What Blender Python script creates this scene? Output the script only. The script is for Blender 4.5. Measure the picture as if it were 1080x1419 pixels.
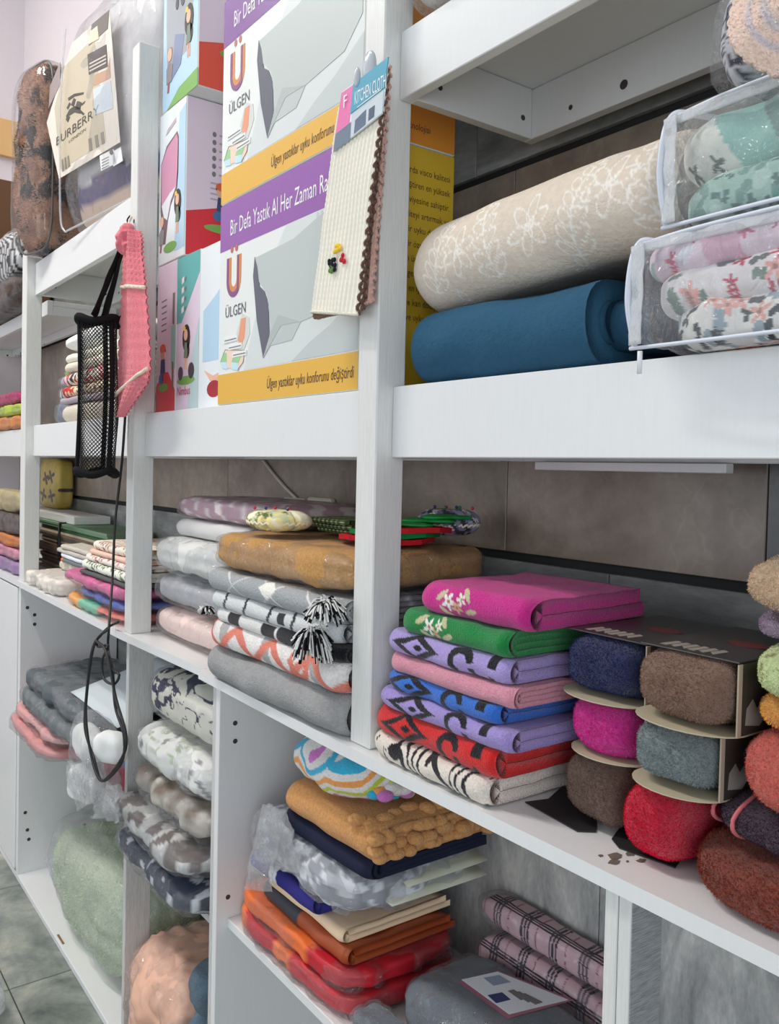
import bpy, bmesh, math, random
import numpy as np
from mathutils import Vector, Matrix

for o in list(bpy.data.objects): bpy.data.objects.remove(o, do_unlink=True)
SC = bpy.context.scene
COLL = SC.collection
R = math.radians

# ------------------------------------------------------------------ camera (image frame 1080 x 1419)
IW, IH, FPX = 1080, 1419, 1190.0
YAW, PITCH, ROLL, EYE, CY = R(36.2), R(1.5), R(1.3), 1.42, 681.15
_fw = np.array([-math.cos(YAW)*math.cos(PITCH), math.sin(YAW)*math.cos(PITCH), -math.sin(PITCH)])
_r0 = np.cross(_fw, [0, 0, 1.0]); _r0 /= np.linalg.norm(_r0); _u0 = np.cross(_r0, _fw)
_rt = _r0*math.cos(ROLL)+_u0*math.sin(ROLL); _up = _u0*math.cos(ROLL)-_r0*math.sin(ROLL)
CP = np.array([0, 0, EYE])
cd = bpy.data.cameras.new('camera'); cam = bpy.data.objects.new('camera', cd); COLL.objects.link(cam)
cd.sensor_fit = 'HORIZONTAL'; cd.sensor_width = 36; cd.lens = FPX*36/IW
cd.shift_y = (CY-IH/2)/IW
cd.clip_start = .02
M = Matrix(((_rt[0], _up[0], -_fw[0], 0), (_rt[1], _up[1], -_fw[1], 0), (_rt[2], _up[2], -_fw[2], EYE), (0, 0, 0, 1)))
cam.matrix_world = M
SC.camera = cam
def at(px, py, x=None, y=None, z=None):
    """world point where the sight line of a photo pixel meets a plane of the place"""
    d = _fw+_rt*(px-540)/FPX-_up*(py-CY)/FPX
    if x is not None: t = x/d[0]
    elif y is not None: t = y/d[1]
    else: t = (z-EYE)/d[2]
    return CP+d*t

# ------------------------------------------------------------------ light
w = bpy.data.worlds.new('world'); SC.world = w; w.use_nodes = True
w.node_tree.nodes['Background'].inputs[0].default_value = (.86, .92, 1.0, 1)
w.node_tree.nodes['Background'].inputs[1].default_value = .60
def area(name, loc, target, sx, sy, e, col):
    l = bpy.data.lights.new(name, 'AREA'); l.shape = 'RECTANGLE'; l.size = sx; l.size_y = sy; l.energy = e; l.color = col
    o = bpy.data.objects.new(name, l); COLL.objects.link(o); o.location = loc
    o.rotation_euler = (Vector(target)-Vector(loc)).to_track_quat('-Z', 'Y').to_euler()
    return o
area('ceiling_tube_middle_offscreen', (-2.2, -.55, 4.24), (-2.2, -.3, 0), 1.3, .16, 62, (1, .97, .92))
area('ceiling_tube_left_offscreen', (-3.7, -.9, 4.24), (-3.7, -.7, 0), 1.3, .16, 62, (1, .97, .92))
area('shop_window_front_offscreen', (-2.6, -3.2, 1.7), (-1.9, .7, 1.3), 2.6, 2.0, 44, (.86, .93, 1))
area('shop_door_right_offscreen', (2.4, -1.5, 1.5), (-1.6, .7, 1.0), 1.6, 2.2, 62, (.86, .93, 1))
SC.view_settings.view_transform = 'Standard'; SC.view_settings.look = 'None'
SC.view_settings.gamma = 1; SC.view_settings.use_curve_mapping = False
SC.view_settings.exposure = -0.36
SC.cycles.transparent_max_bounces = 24

# ------------------------------------------------------------------ helpers
KA = 1.12
def lin(r, g, b, k=None):
    k = KA if k is None else k
    f = lambda c: (c/12.92 if c <= .04045 else ((c+.055)/1.055)**2.4)
    return tuple(min(.92, f(v/255)*k) for v in (r, g, b))
def A(c): return np.array(c, float)
_MC = {}
def newmat(name):
    m = bpy.data.materials.new(name); m.use_nodes = True
    nt = m.node_tree; return m, nt, nt.nodes['Principled BSDF']
def node(nt, t, **kw):
    n = nt.nodes.new(t)
    for k, v in kw.items():
        if k.startswith('i_'): n.inputs[k[2:].replace('_', ' ')].default_value = v
        else: setattr(n, k, v)
    return n
def bump(nt, bs, height, strength, dist=.002):
    b = nt.nodes.new('ShaderNodeBump'); b.inputs['Strength'].default_value = strength; b.inputs['Distance'].default_value = dist
    nt.links.new(height, b.inputs['Height']); nt.links.new(b.outputs[0], bs.inputs['Normal'])
def plain(col, rough=.5, key=None, metal=0, bumpn=0, scale=200, var=0):
    k = ('plain', tuple(round(c, 3) for c in col), rough, metal, bumpn, scale, var)
    if k in _MC: return _MC[k]
    m, nt, bs = newmat(key or 'plain_paint')
    bs.inputs['Base Color'].default_value = (*col, 1); bs.inputs['Roughness'].default_value = rough; bs.inputs['Metallic'].default_value = metal
    if bumpn or var:
        tc = node(nt, 'ShaderNodeTexCoord'); n = node(nt, 'ShaderNodeTexNoise', i_Scale=scale, i_Detail=3)
        nt.links.new(tc.outputs['Object'], n.inputs['Vector'])
        if bumpn: bump(nt, bs, n.outputs[0], bumpn)
        if var:
            n2 = node(nt, 'ShaderNodeTexNoise', i_Scale=scale*.12, i_Detail=4); nt.links.new(tc.outputs['Object'], n2.inputs['Vector'])
            mx = node(nt, 'ShaderNodeMix', data_type='RGBA')
            mx.inputs[6].default_value = (*[c*(1-var) for c in col], 1); mx.inputs[7].default_value = (*[min(1, c*(1+var)) for c in col], 1)
            nt.links.new(n2.outputs[0], mx.inputs[0]); nt.links.new(mx.outputs[2], bs.inputs['Base Color'])
    _MC[k] = m; return m
def fabric(kind, col=None):
    """woven stuff; colour is the mesh's Col attribute unless given"""
    k = ('fab', kind, col)
    if k in _MC: return _MC[k]
    m, nt, bs = newmat(kind+'_fabric')
    sc, st, di, det, var, rough = dict(terry=(420, .8, .003, 2, .28, 1), plush=(260, 1, .006, 4, .40, 1), cotton=(700, .25, .001, 2, .08, .9), knit=(300, .7, .003, 1, .2, .95),
                           satin=(60, .15, .004, 3, .06, .45), quilt=(160, .5, .004, 4, .15, .9))[kind]
    tc = node(nt, 'ShaderNodeTexCoord')
    n = node(nt, 'ShaderNodeTexNoise', i_Scale=sc, i_Detail=det, i_Roughness=.7); nt.links.new(tc.outputs['Object'], n.inputs['Vector'])
    if col is None:
        a = node(nt, 'ShaderNodeAttribute', attribute_name='Col'); src = a.outputs['Color']
    else:
        a = node(nt, 'ShaderNodeRGB'); a.outputs[0].default_value = (*col, 1); src = a.outputs[0]
    sh_ = node(nt, 'ShaderNodeVectorMath', operation='ADD'); sh_.inputs[1].default_value = (7.3, 3.1, 5.7); nt.links.new(tc.outputs['Object'], sh_.inputs[0])
    nc = node(nt, 'ShaderNodeTexNoise', i_Scale=sc*.8, i_Detail=2); nt.links.new(sh_.outputs[0], nc.inputs['Vector'])
    mr = node(nt, 'ShaderNodeMapRange'); mr.inputs[1].default_value = .3; mr.inputs[2].default_value = .7
    mr.inputs[3].default_value = 1-var*.4; mr.inputs[4].default_value = 1+var*.3; nt.links.new(nc.outputs[0], mr.inputs[0])
    mx = node(nt, 'ShaderNodeVectorMath', operation='SCALE'); nt.links.new(src, mx.inputs[0]); nt.links.new(mr.outputs[0], mx.inputs['Scale'])
    nt.links.new(mx.outputs[0], bs.inputs['Base Color']); bs.inputs['Roughness'].default_value = rough
    bs.inputs['Specular IOR Level'].default_value = .15 if kind != 'satin' else .4
    if kind in ('terry', 'plush'): bs.inputs['Sheen Weight'].default_value = .25; bs.inputs['Sheen Roughness'].default_value = .5
    bump(nt, bs, n.outputs[0], st, di)
    _MC[k] = m; return m
def film(strength=.5, scale=30, haze=.05, tint=(.995, .998, 1)):
    k = ('film', strength, scale, haze, tint)
    if k in _MC: return _MC[k]
    m, nt, bs = newmat('clear_plastic_film'); nt.nodes.remove(bs)
    out = nt.nodes['Material Output']
    tr = node(nt, 'ShaderNodeBsdfTransparent'); tr.inputs[0].default_value = (*tint, 1)
    gl = node(nt, 'ShaderNodeBsdfGlossy'); gl.inputs['Roughness'].default_value = .07
    di = node(nt, 'ShaderNodeBsdfDiffuse'); di.inputs[0].default_value = (.85, .87, .9, 1)
    fr = node(nt, 'ShaderNodeFresnel', i_IOR=1.4)
    tc = node(nt, 'ShaderNodeTexCoord'); n = node(nt, 'ShaderNodeTexNoise', i_Scale=scale, i_Detail=4, i_Distortion=1.2)
    nt.links.new(tc.outputs['Object'], n.inputs['Vector'])
    b = node(nt, 'ShaderNodeBump'); b.inputs['Strength'].default_value = strength; b.inputs['Distance'].default_value = .02
    vo = node(nt, 'ShaderNodeTexVoronoi', i_Scale=scale*1.6); mv = node(nt, 'ShaderNodeVectorMath', operation='MULTIPLY_ADD'); mv.inputs[1].default_value = (.06, .06, .06)
    nt.links.new(n.outputs[1], mv.inputs[0]); nt.links.new(tc.outputs['Object'], mv.inputs[2]); nt.links.new(mv.outputs[0], vo.inputs['Vector'])
    av = node(nt, 'ShaderNodeMath', operation='MULTIPLY_ADD'); av.inputs[1].default_value = .7; nt.links.new(vo.outputs[0], av.inputs[0]); nt.links.new(n.outputs[0], av.inputs[2])
    nt.links.new(av.outputs[0], b.inputs['Height'])
    nt.links.new(b.outputs[0], gl.inputs['Normal']); nt.links.new(b.outputs[0], fr.inputs['Normal'])
    m1 = node(nt, 'ShaderNodeMixShader'); m1.inputs[0].default_value = haze; nt.links.new(tr.outputs[0], m1.inputs[1]); nt.links.new(di.outputs[0], m1.inputs[2])
    m2 = node(nt, 'ShaderNodeMixShader'); ml = node(nt, 'ShaderNodeMath', operation='MULTIPLY_ADD'); ml.inputs[1].default_value = .36; ml.inputs[2].default_value = .028; ml.use_clamp = True; nt.links.new(fr.outputs[0], ml.inputs[0]); nt.links.new(ml.outputs[0], m2.inputs[0]); nt.links.new(m1.outputs[0], m2.inputs[1]); nt.links.new(gl.outputs[0], m2.inputs[2])
    nt.links.new(m2.outputs[0], out.inputs[0])
    _MC[k] = m; return m

# numpy value noise
def _h(i, j, k, s):
    n = (i*374761393+j*668265263+k*2147483647+s*1274126177) & 0xffffffff
    n = ((n ^ (n >> 13))*1274126177) & 0xffffffff
    return ((n ^ (n >> 16)) & 0xffff)/65535.0
def vnoise(P, f, s=0):
    Q = np.asarray(P, float)*f+1000.0
    I = np.floor(Q).astype(np.int64); F = Q-I; F = F*F*(3-2*F)
    r = 0
    for a in (0, 1):
        for b in (0, 1):
            for c in (0, 1):
                wgt = (F[..., 0] if a else 1-F[..., 0])*(F[..., 1] if b else 1-F[..., 1])*(F[..., 2] if c else 1-F[..., 2])
                r = r+wgt*_h(I[..., 0]+a, I[..., 1]+b, I[..., 2]+c, s)
    return r*2-1
def fbm(P, f, o=3, s=0):
    r = 0; a = 1
    for i in range(o): r = r+a*vnoise(P, f*2**i, s+i); a *= .5
    return r
def ridge(P, f, s=0, o=2):
    r = 0; a = 1
    for i in range(o): r = r+a*(1-2*np.abs(vnoise(P, f*2**i, s+i))); a *= .5
    return r

WL = {}
def setp(o, label=None, cat=None, group=None, kind=None):
    if label: o['label'] = label
    if cat: o['category'] = cat
    if group: o['group'] = group
    if kind: o['kind'] = kind
    return o
def thing(name, label, cat, loc, group=None):
    o = bpy.data.objects.new(name, None); o.empty_display_size = .05; COLL.objects.link(o)
    o.location = Vector([float(v) for v in loc]); WL[o] = np.array(loc, float)
    return setp(o, label, cat, group)
def mk(name, V, F, mat, parent=None, col=None, smooth=True):
    """mesh object from world-space vertices; its origin is the parent's or the base centre"""
    V = np.asarray(V, float)
    if parent is not None: org = WL[parent]
    else: org = np.array([(V[:, 0].min()+V[:, 0].max())/2, (V[:, 1].min()+V[:, 1].max())/2, V[:, 2].min()])
    me = bpy.data.meshes.new(name)
    L = V-org
    if isinstance(F, np.ndarray):
        n = F.shape[1]; m = F.shape[0]
        me.vertices.add(len(L)); me.vertices.foreach_set('co', L.ravel())
        me.loops.add(m*n); me.loops.foreach_set('vertex_index', F.ravel().astype(np.int32))
        me.polygons.add(m); me.polygons.foreach_set('loop_start', np.arange(0, m*n, n, dtype=np.int32))
        me.update(calc_edges=True)
    else: me.from_pydata(L.tolist(), [], F)
    me.validate()
    if smooth: me.polygons.foreach_set('use_smooth', np.ones(len(me.polygons), bool))
    if col is not None:
        c = np.ones((len(L), 4)); c[:, :3] = col
        a = me.color_attributes.new('Col', 'FLOAT_COLOR', 'POINT'); a.data.foreach_set('color', c.ravel())
    me.materials.append(mat)
    o = bpy.data.objects.new(name, me); COLL.objects.link(o)
    if parent is not None: o.parent = parent; WL[o] = org
    else: o.location = Vector(org.tolist()); WL[o] = org
    return o
_BT = np.array([(0, 2, 3, 1), (4, 5, 7, 6), (0, 1, 5, 4), (2, 6, 7, 3), (0, 4, 6, 2), (1, 3, 7, 5)])
def box(name, x, y, z, mat, parent=None, bev=.0015, M=None):
    """bevelled board x=(x0,x1) ..."""
    bm = bmesh.new()
    vs = [bm.verts.new((x[i], y[j], z[k])) for i in (0, 1) for j in (0, 1) for k in (0, 1)]
    for f in ((0, 1, 3, 2), (4, 6, 7, 5), (0, 4, 5, 1), (2, 3, 7, 6), (0, 2, 6, 4), (1, 5, 7, 3)): bm.faces.new([vs[i] for i in f])
    if bev: bmesh.ops.bevel(bm, geom=list(bm.edges), offset=bev, segments=1, affect='EDGES')
    bm.verts.index_update()
    V = np.array([v.co[:] for v in bm.verts]); F = [[v.index for v in f.verts] for f in bm.faces]
    bm.free()
    if M is not None: V = V@np.array(M.to_3x3()).T+np.array(M.translation)
    return mk(name, V, F, mat, parent, smooth=False)
def rotz(V, c, a):
    V = np.asarray(V, float).copy(); d = V-np.asarray(c); ca, sa = math.cos(a), math.sin(a)
    V[..., 0] = c[0]+d[..., 0]*ca-d[..., 1]*sa; V[..., 1] = c[1]+d[..., 0]*sa+d[..., 1]*ca
    return V
def gridfaces(nu, nv, cu=False, cv=False, off=0):
    i = np.arange(nu if cu else nu-1); j = np.arange(nv if cv else nv-1)
    I, J = np.meshgrid(i, j, indexing='ij'); I2 = (I+1) % nu; J2 = (J+1) % nv
    return np.stack([I*nv+J, I2*nv+J, I2*nv+J2, I*nv+J2], -1).reshape(-1, 4)+off
_CS = {}
def cubes(n):
    if n in _CS: return _CS[n]
    g = np.tan(np.linspace(-1, 1, n)*math.pi/4); Vs = []; Fs = []
    for ax in range(3):
        for s in (-1, 1):
            a, b = np.meshgrid(g, g, indexing='ij'); P = np.zeros((n, n, 3)); P[..., ax] = s
            P[..., (ax+1) % 3] = a; P[..., (ax+2) % 3] = b
            f = gridfaces(n, n, off=len(Vs)*n*n)
            if s < 0: f = f[:, ::-1]
            Vs.append(P.reshape(-1, 3)); Fs.append(f)
    V = np.concatenate(Vs); F = np.concatenate(Fs)
    K, idx, inv = np.unique(np.round(V, 5), axis=0, return_index=True, return_inverse=True)
    _CS[n] = (V[idx], inv.reshape(-1)[F]); return _CS[n]
def blob(name, c, d, mat, parent=None, p=3.0, n=22, rot=0, amp=0, freq=10, rid=0, rfreq=20, seed=0, shape=None, colf=None, post=None, pxy=None):
    """rounded soft body: centre c, size d; amp = smooth lumps, rid = sharp creases"""
    U, F = cubes(n); c = A(c); d = A(d)
    if pxy: q = ((np.abs(U[:, 0])**pxy+np.abs(U[:, 1])**pxy)**(p/pxy)+np.abs(U[:, 2])**p)**(1/p)
    else: q = (np.abs(U)**p).sum(1)**(1/p)
    X = U/q[:, None]
    N = np.sign(X)*np.abs(X)**(p-1)/d; N /= np.linalg.norm(N, axis=1)[:, None]
    Y = shape(X.copy()) if shape else X
    L = Y*d/2
    if amp: L = L+N*(amp*fbm(L, freq, 2, seed))[:, None]
    if rid: L = L+N*(rid*ridge(L, rfreq, seed+7))[:, None]
    col = colf(L) if colf else None
    V = rotz(L+c, c, rot)
    if post: V = post(V)
    return mk(name, V, F, mat, parent, col)
def zflat(z0, z1=99):
    """keep a soft body between the surface it lies on and what lies on it"""
    def f(V): V[:, 2] = np.clip(V[:, 2], z0, z1); return V
    return f
def sheet(name, P00, P10, P11, P01, mat, parent=None, nu=20, nv=20, amp=0, freq=15, rid=0, rfreq=20, seed=0, colf=None, thick=.001, bulge=0, hf=None):
    """thin flexible sheet over four corners, with real thickness"""
    u, v = np.meshgrid(np.linspace(0, 1, nu), np.linspace(0, 1, nv), indexing='ij')
    B = lambda a: A(a)[None, None, :]
    P = B(P00)*((1-u)*(1-v))[..., None]+B(P10)*(u*(1-v))[..., None]+B(P11)*(u*v)[..., None]+B(P01)*((1-u)*v)[..., None]
    nrm = np.cross(A(P10)-A(P00), A(P01)-A(P00)); nrm /= np.linalg.norm(nrm)
    h = np.zeros_like(u)
    if amp: h += amp*fbm(P, freq, 2, seed)
    if rid: h += rid*ridge(P, rfreq, seed+3)
    if bulge: h += bulge*16*u*(1-u)*v*(1-v)
    if hf: h = h+hf(u, v)
    T = P+nrm*(h+thick/2)[..., None]; Bt = P+nrm*(h-thick/2)[..., None]
    V = np.concatenate([T.reshape(-1, 3), Bt.reshape(-1, 3)])
    F1 = gridfaces(nu, nv); n = nu*nv
    rim = [i*nv for i in range(nu)]+[(nu-1)*nv+j for j in range(1, nv)]+[i*nv+nv-1 for i in range(nu-2, -1, -1)]+[j for j in range(nv-2, 0, -1)]
    F3 = np.array([(rim[i], rim[(i+1) % len(rim)], rim[(i+1) % len(rim)]+n, rim[i]+n) for i in range(len(rim))])
    F = np.concatenate([F1, F1[:, ::-1]+n, F3[:, ::-1]])
    col = None
    if colf:
        su = np.linalg.norm(A(P10)-A(P00)); sv = np.linalg.norm(A(P01)-A(P00)); cc = colf(u*su, v*sv).reshape(-1, 3); col = np.concatenate([cc, cc])
    return mk(name, V, F, mat, parent, col)
def tube(name, pts, r, mat, parent=None, n=8, closed=False, taper=None):
    P = A(pts); m = len(P); T = np.gradient(P, axis=0)
    if closed: T = np.roll(P, -1, 0)-np.roll(P, 1, 0)
    T /= np.linalg.norm(T, axis=1)[:, None]+1e-9
    up = np.array([.13, .31, .94]); S = np.cross(T, up); S /= np.linalg.norm(S, axis=1)[:, None]+1e-9; Bn = np.cross(S, T)
    a = np.linspace(0, 2*math.pi, n, endpoint=False); rr = np.full(m, r) if taper is None else A(taper)
    V = P[:, None, :]+rr[:, None, None]*(np.cos(a)[None, :, None]*S[:, None, :]+np.sin(a)[None, :, None]*Bn[:, None, :])
    F = [list(f) for f in gridfaces(m, n, cu=closed, cv=True)]
    if not closed: F += [list(range(n))[::1], [(m-1)*n+i for i in range(n)][::-1]]
    return mk(name, V.reshape(-1, 3), F, mat, parent)
def spline(pts, n=12):
    P = A(pts); Q = np.vstack([2*P[0]-P[1], P, 2*P[-1]-P[-2]]); out = []
    for i in range(1, len(Q)-2):
        for t in np.linspace(0, 1, n, endpoint=False):
            a, b, c, d = Q[i-1:i+3]
            out.append(.5*((2*b)+(c-a)*t+(2*a-5*b+4*c-d)*t*t+(3*b-a-3*c+d)*t**3))
    out.append(P[-1]); return np.array(out)
def fur(name, src, parent, n, length, colr, seed=0, width=.0012, zmin=None, region=None, var=.3, zmax=None):
    """short pile fibres standing on a soft body"""
    me = src.data; rg = np.random.default_rng(seed); nv = len(me.vertices)
    co = np.zeros(nv*3); me.vertices.foreach_get('co', co); co = co.reshape(-1, 3)
    no = np.zeros(nv*3); me.vertex_normals.foreach_get('vector', no); no = no.reshape(-1, 3)
    q = np.array([p.vertices[:] for p in me.polygons if len(p.vertices) == 4])
    f = q[rg.integers(0, len(q), n)]; a = rg.random((n, 2))
    w4 = np.stack([(1-a[:, 0])*(1-a[:, 1]), a[:, 0]*(1-a[:, 1]), a[:, 0]*a[:, 1], (1-a[:, 0])*a[:, 1]], 1)
    P = (co[f]*w4[..., None]).sum(1)+WL[src]; N = (no[f]*w4[..., None]).sum(1)
    if region is not None:
        k = region(P, N); P, N = P[k], N[k]; n = len(P)
    D = N+rg.normal(0, .55, (n, 3)); D /= np.linalg.norm(D, axis=1)[:, None]
    S = np.cross(D, rg.normal(0, 1, (n, 3))); S /= np.linalg.norm(S, axis=1)[:, None]
    l = length*rg.uniform(.6, 1.3, n)[:, None]
    V = np.stack([P-S*width-N*.0005, P+S*width-N*.0005, P+D*l], 1)
    if zmin is not None: V[..., 2] = np.maximum(V[..., 2], zmin)
    if zmax is not None: V[..., 2] = np.minimum(V[..., 2], zmax)
    cc = colr(P-WL[src]) if callable(colr) else np.tile(A(colr), (n, 1))
    cc = cc*rg.uniform(1-var, 1+var, n)[:, None]
    F = np.arange(n*3).reshape(-1, 3)
    o = mk(name, V.reshape(-1, 3), F, fabric('cotton'), parent, np.repeat(np.clip(cc, 0, .95), 3, 0), smooth=False)
    o['kind'] = 'stuff'; return o
# ---- flat print laid on a plane: frame = (origin, u axis, v axis)
def polymesh(name, pts3, mat, parent, nrm, lift=.0004):
    P = A(pts3)+A(nrm)*lift; n = len(P); Bk = P-A(nrm)*lift*.8
    V = np.concatenate([P, Bk]); F = [list(range(n)), [n+i for i in range(n)][::-1]]+[[i, n+i, n+(i+1) % n, (i+1) % n] for i in range(n)]
    return mk(name, V, F, mat, parent, smooth=False)
class Face:
    """flat side of a package; traced print lands on its plane"""
    def __init__(s, parent, org, uax, vax):
        s.p = parent; s.o = A(org); s.u = A(uax)/np.linalg.norm(uax); s.v = A(vax)/np.linalg.norm(vax); s.n = np.cross(s.u, s.v)
    def px(s, px, py):
        d = _fw+_rt*(px-540)/FPX-_up*(py-CY)/FPX
        t = ((s.o-CP)@s.n)/(d@s.n); return CP+d*t
    def uv(s, u, v): return s.o+s.u*u+s.v*v
    def poly(s, pts, mat, lay=1, name='print_patch', px=True, parent=None):
        return polymesh(name, [s.px(*q) if px else s.uv(*q) for q in pts], mat, parent or s.p, s.n, .0004*lay)
    def text(s, body, pos, size, mat, lay=2, px=True, xs=1.0, rot=0, shear=0, name='printed_text', align='LEFT', parent=None, fit=None):
        cu = bpy.data.curves.new('t', 'FONT'); cu.body = body; cu.size = size; cu.align_x = align; cu.shear = shear; cu.resolution_u = 2
        ob = bpy.data.objects.new('t', cu); COLL.objects.link(ob); bpy.context.view_layer.update()
        me = bpy.data.meshes.new_from_object(ob.evaluated_get(bpy.context.evaluated_depsgraph_get()))
        bpy.data.objects.remove(ob); bpy.data.curves.remove(cu)
        V = np.array([v.co[:] for v in me.vertices]); F = [list(f.vertices) for f in me.polygons]; bpy.data.meshes.remove(me)
        o = s.px(*pos) if px else s.uv(*pos); c, sn = math.cos(rot), math.sin(rot)
        if fit: xs = fit/(V[:, 0].max()-V[:, 0].min())
        x = V[:, 0]*xs; y = V[:, 1]
        W = o+np.outer(x*c-y*sn, s.u)+np.outer(x*sn+y*c, s.v)+s.n*.0004*lay
        return mk(name, W, F, mat, parent or s.p, smooth=False)
def ell(cx, cy, rx, ry, n=14, a=0):
    t = np.linspace(0, 2*math.pi, n, endpoint=False); x = rx*np.cos(t); y = ry*np.sin(t); c, s = math.cos(a), math.sin(a)
    return [(cx+X*c-Y*s, cy+X*s+Y*c) for X, Y in zip(x, y)]

# ---- folded textile: nested U-shaped layers, round fold to the front, open edges at the ends
def towel(name, x0, x1, yf, z0, T, D, mat, parent=None, k=2, colf=None, seed=0, nx=70, rl=.05, rr=.012, amp=.002, freq=30, yaw=0, sag=None, end=.004, flat=.9, fr=.5, pinch=.25, post=None, lift=0, ns=14, na=14):
    rg = np.random.default_rng(seed); L = x1-x0; t = T/(2*k); Vs = []; Fs = []; Cs = []; off = 0
    for i in range(k):
        r = T/2-t*(i+.5); yc = T/2*flat
        Di = D-rg.uniform(0, .02)
        a = np.linspace(-math.pi/2, -3*math.pi/2, na)
        cy = np.concatenate([np.linspace(Di, yc, ns)[:-1], yc+np.cos(a)*r*flat, np.linspace(yc, Di-.01, ns)[1:]])
        cz = np.concatenate([np.full(ns-1, T/2-r), T/2+np.sin(a)*r, np.full(ns-1, T/2+r)])
        C = np.stack([cy, cz], 1); tg = np.gradient(C, axis=0); tg /= np.linalg.norm(tg, axis=1)[:, None]
        nr = np.stack([tg[:, 1], -tg[:, 0]], 1)*-1  # outward
        h = t*.485
        O = C+nr*h*(1 if True else 1); I = C-nr*h
        # make sure O is the outer side
        if np.abs(O[0, 1]-T/2) < np.abs(I[0, 1]-T/2): O, I = I, O
        sl = np.concatenate([[0], np.cumsum(np.linalg.norm(np.diff(O, axis=0), axis=1))]); mid = sl[len(sl)//2]; sv = sl-mid
        loop = np.concatenate([O, I[::-1]]); svv = np.concatenate([sv, sv[::-1]]); m = len(loop)
        e0 = rg.uniform(0, end); e1 = rg.uniform(0, end)
        xs = np.linspace(e0, L-e1, nx)
        X = np.repeat(xs[:, None], m, 1); Y = np.repeat(loop[None, :, 0], nx, 0).copy(); Z = np.repeat(loop[None, :, 1], nx, 0).copy()
        dl = np.clip((rl-X)/rl, 0, 1); dr = np.clip((X-(L-rr))/rr, 0, 1)
        Y += rl*(1-np.sqrt(1-np.minimum(dl, .98)**2))*.9+rr*(1-np.sqrt(1-np.minimum(dr, .98)**2))
        pz = 1-pinch*dl**2-.10*dr**2
        Z = T/2+(Z-T/2)*pz-(T/2)*(1-pz)*fr
        V = np.stack([X, Y, Z], -1).reshape(-1, 3)
        dn = fbm(V*[1, 1, 1.0]+seed*1.7, freq, 2, seed)
        V[:, 2] += amp*dn*np.clip(V[:, 2]/T+.15, 0, 1); V[:, 1] += amp*1.3*fbm(V+seed*3.1, freq*.8, 2, seed+5)
        if sag is not None: V[:, 2] += sag(V[:, 0]/L, V[:, 1]/D)
        V[:, 2] += lift*V[:, 0]/L
        Vs.append(V)
        F = gridfaces(nx, m, cv=True)
        n2 = len(O); cap = []
        for j in range(n2-1):
            q = (j, j+1, m-2-j, m-1-j); cap.append(q); cap.append(tuple((nx-1)*m+b for b in q[::-1]))
        Fs.append(np.concatenate([F[:, ::-1], np.array(cap)])+off); off += nx*m
        if colf:
            uu = X.ravel(); vv = np.repeat(svv[None, :], nx, 0).ravel(); Cs.append(colf(uu, vv))
    V = np.concatenate(Vs); V[:, 2] = np.clip(V[:, 2], .0003, T+lift-.0003 if sag is None else 9); V = V+A([x0, yf, z0]); V = rotz(V, A([x0, yf, z0]), yaw)
    if post: V = post(V)
    return mk(name, V, np.concatenate(Fs), mat, parent, np.concatenate(Cs) if colf else None)
# ---- woven / printed patterns on cloth (u along, v across, metres)
def solid(c, j=0, seed=0):
    c = A(c)
    def f(u, v):
        b = np.tile(c, (np.size(u), 1)); return b
    return f
def mixc(a, b, m): return A(a)*(1-m[..., None])+A(b)*m[..., None]
def stripes(cols, period, axis=0, ph=0):
    cols = A(cols)
    def f(u, v):
        s = (u if axis == 0 else v)+ph; i = (np.floor(s/period*len(cols)) % len(cols)).astype(int); return cols[i]
    return f
def scatter(bg, motifs, cell, seed=0, bgf=None):
    """motifs: list of (colour, radius, petals)"""
    def f(u, v):
        u = np.ravel(u); v = np.ravel(v)
        out = np.tile(A(bg), (len(u), 1)) if bgf is None else bgf(u, v)
        iu = np.floor(u/cell).astype(np.int64); iv = np.floor(v/cell).astype(np.int64)
        for du in (-1, 0, 1):
            for dv in (-1, 0, 1):
                a = iu+du+500; b = iv+dv+500; z = np.zeros_like(a)
                cu = (a-500+.5+.7*(_h(a, b, z, seed)-.5))*cell; cv = (b-500+.5+.7*(_h(a, b, z+1, seed)-.5))*cell
                m = (_h(a, b, z+2, seed)*len(motifs)).astype(int) % len(motifs); ph = _h(a, b, z+3, seed)*6.28
                x = u-cu; y = v-cv; r = np.hypot(x, y); th = np.arctan2(y, x)+ph
                for k, (c, rad, pet) in enumerate(motifs):
                    rr = rad*(.65+.35*np.cos(pet*th)) if pet > 0 else (rad*(.25+.75*np.abs(np.cos(th))) if pet < 0 else rad)
                    h = (m == k) & (r < rr); out[h] = A(c)
                    if pet > 2: h2 = (m == k) & (r < rad*.22); out[h2] = A(c)*.45+.05
        return out
    return f
def on3(fn, ax='xyz'):
    """wrap a flat pattern round a soft body"""
    def f(L):
        if ax == 'xy': return fn(L[:, 0], L[:, 1])
        return fn(L[:, 0], L[:, 2]+L[:, 1])
    return f
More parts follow.
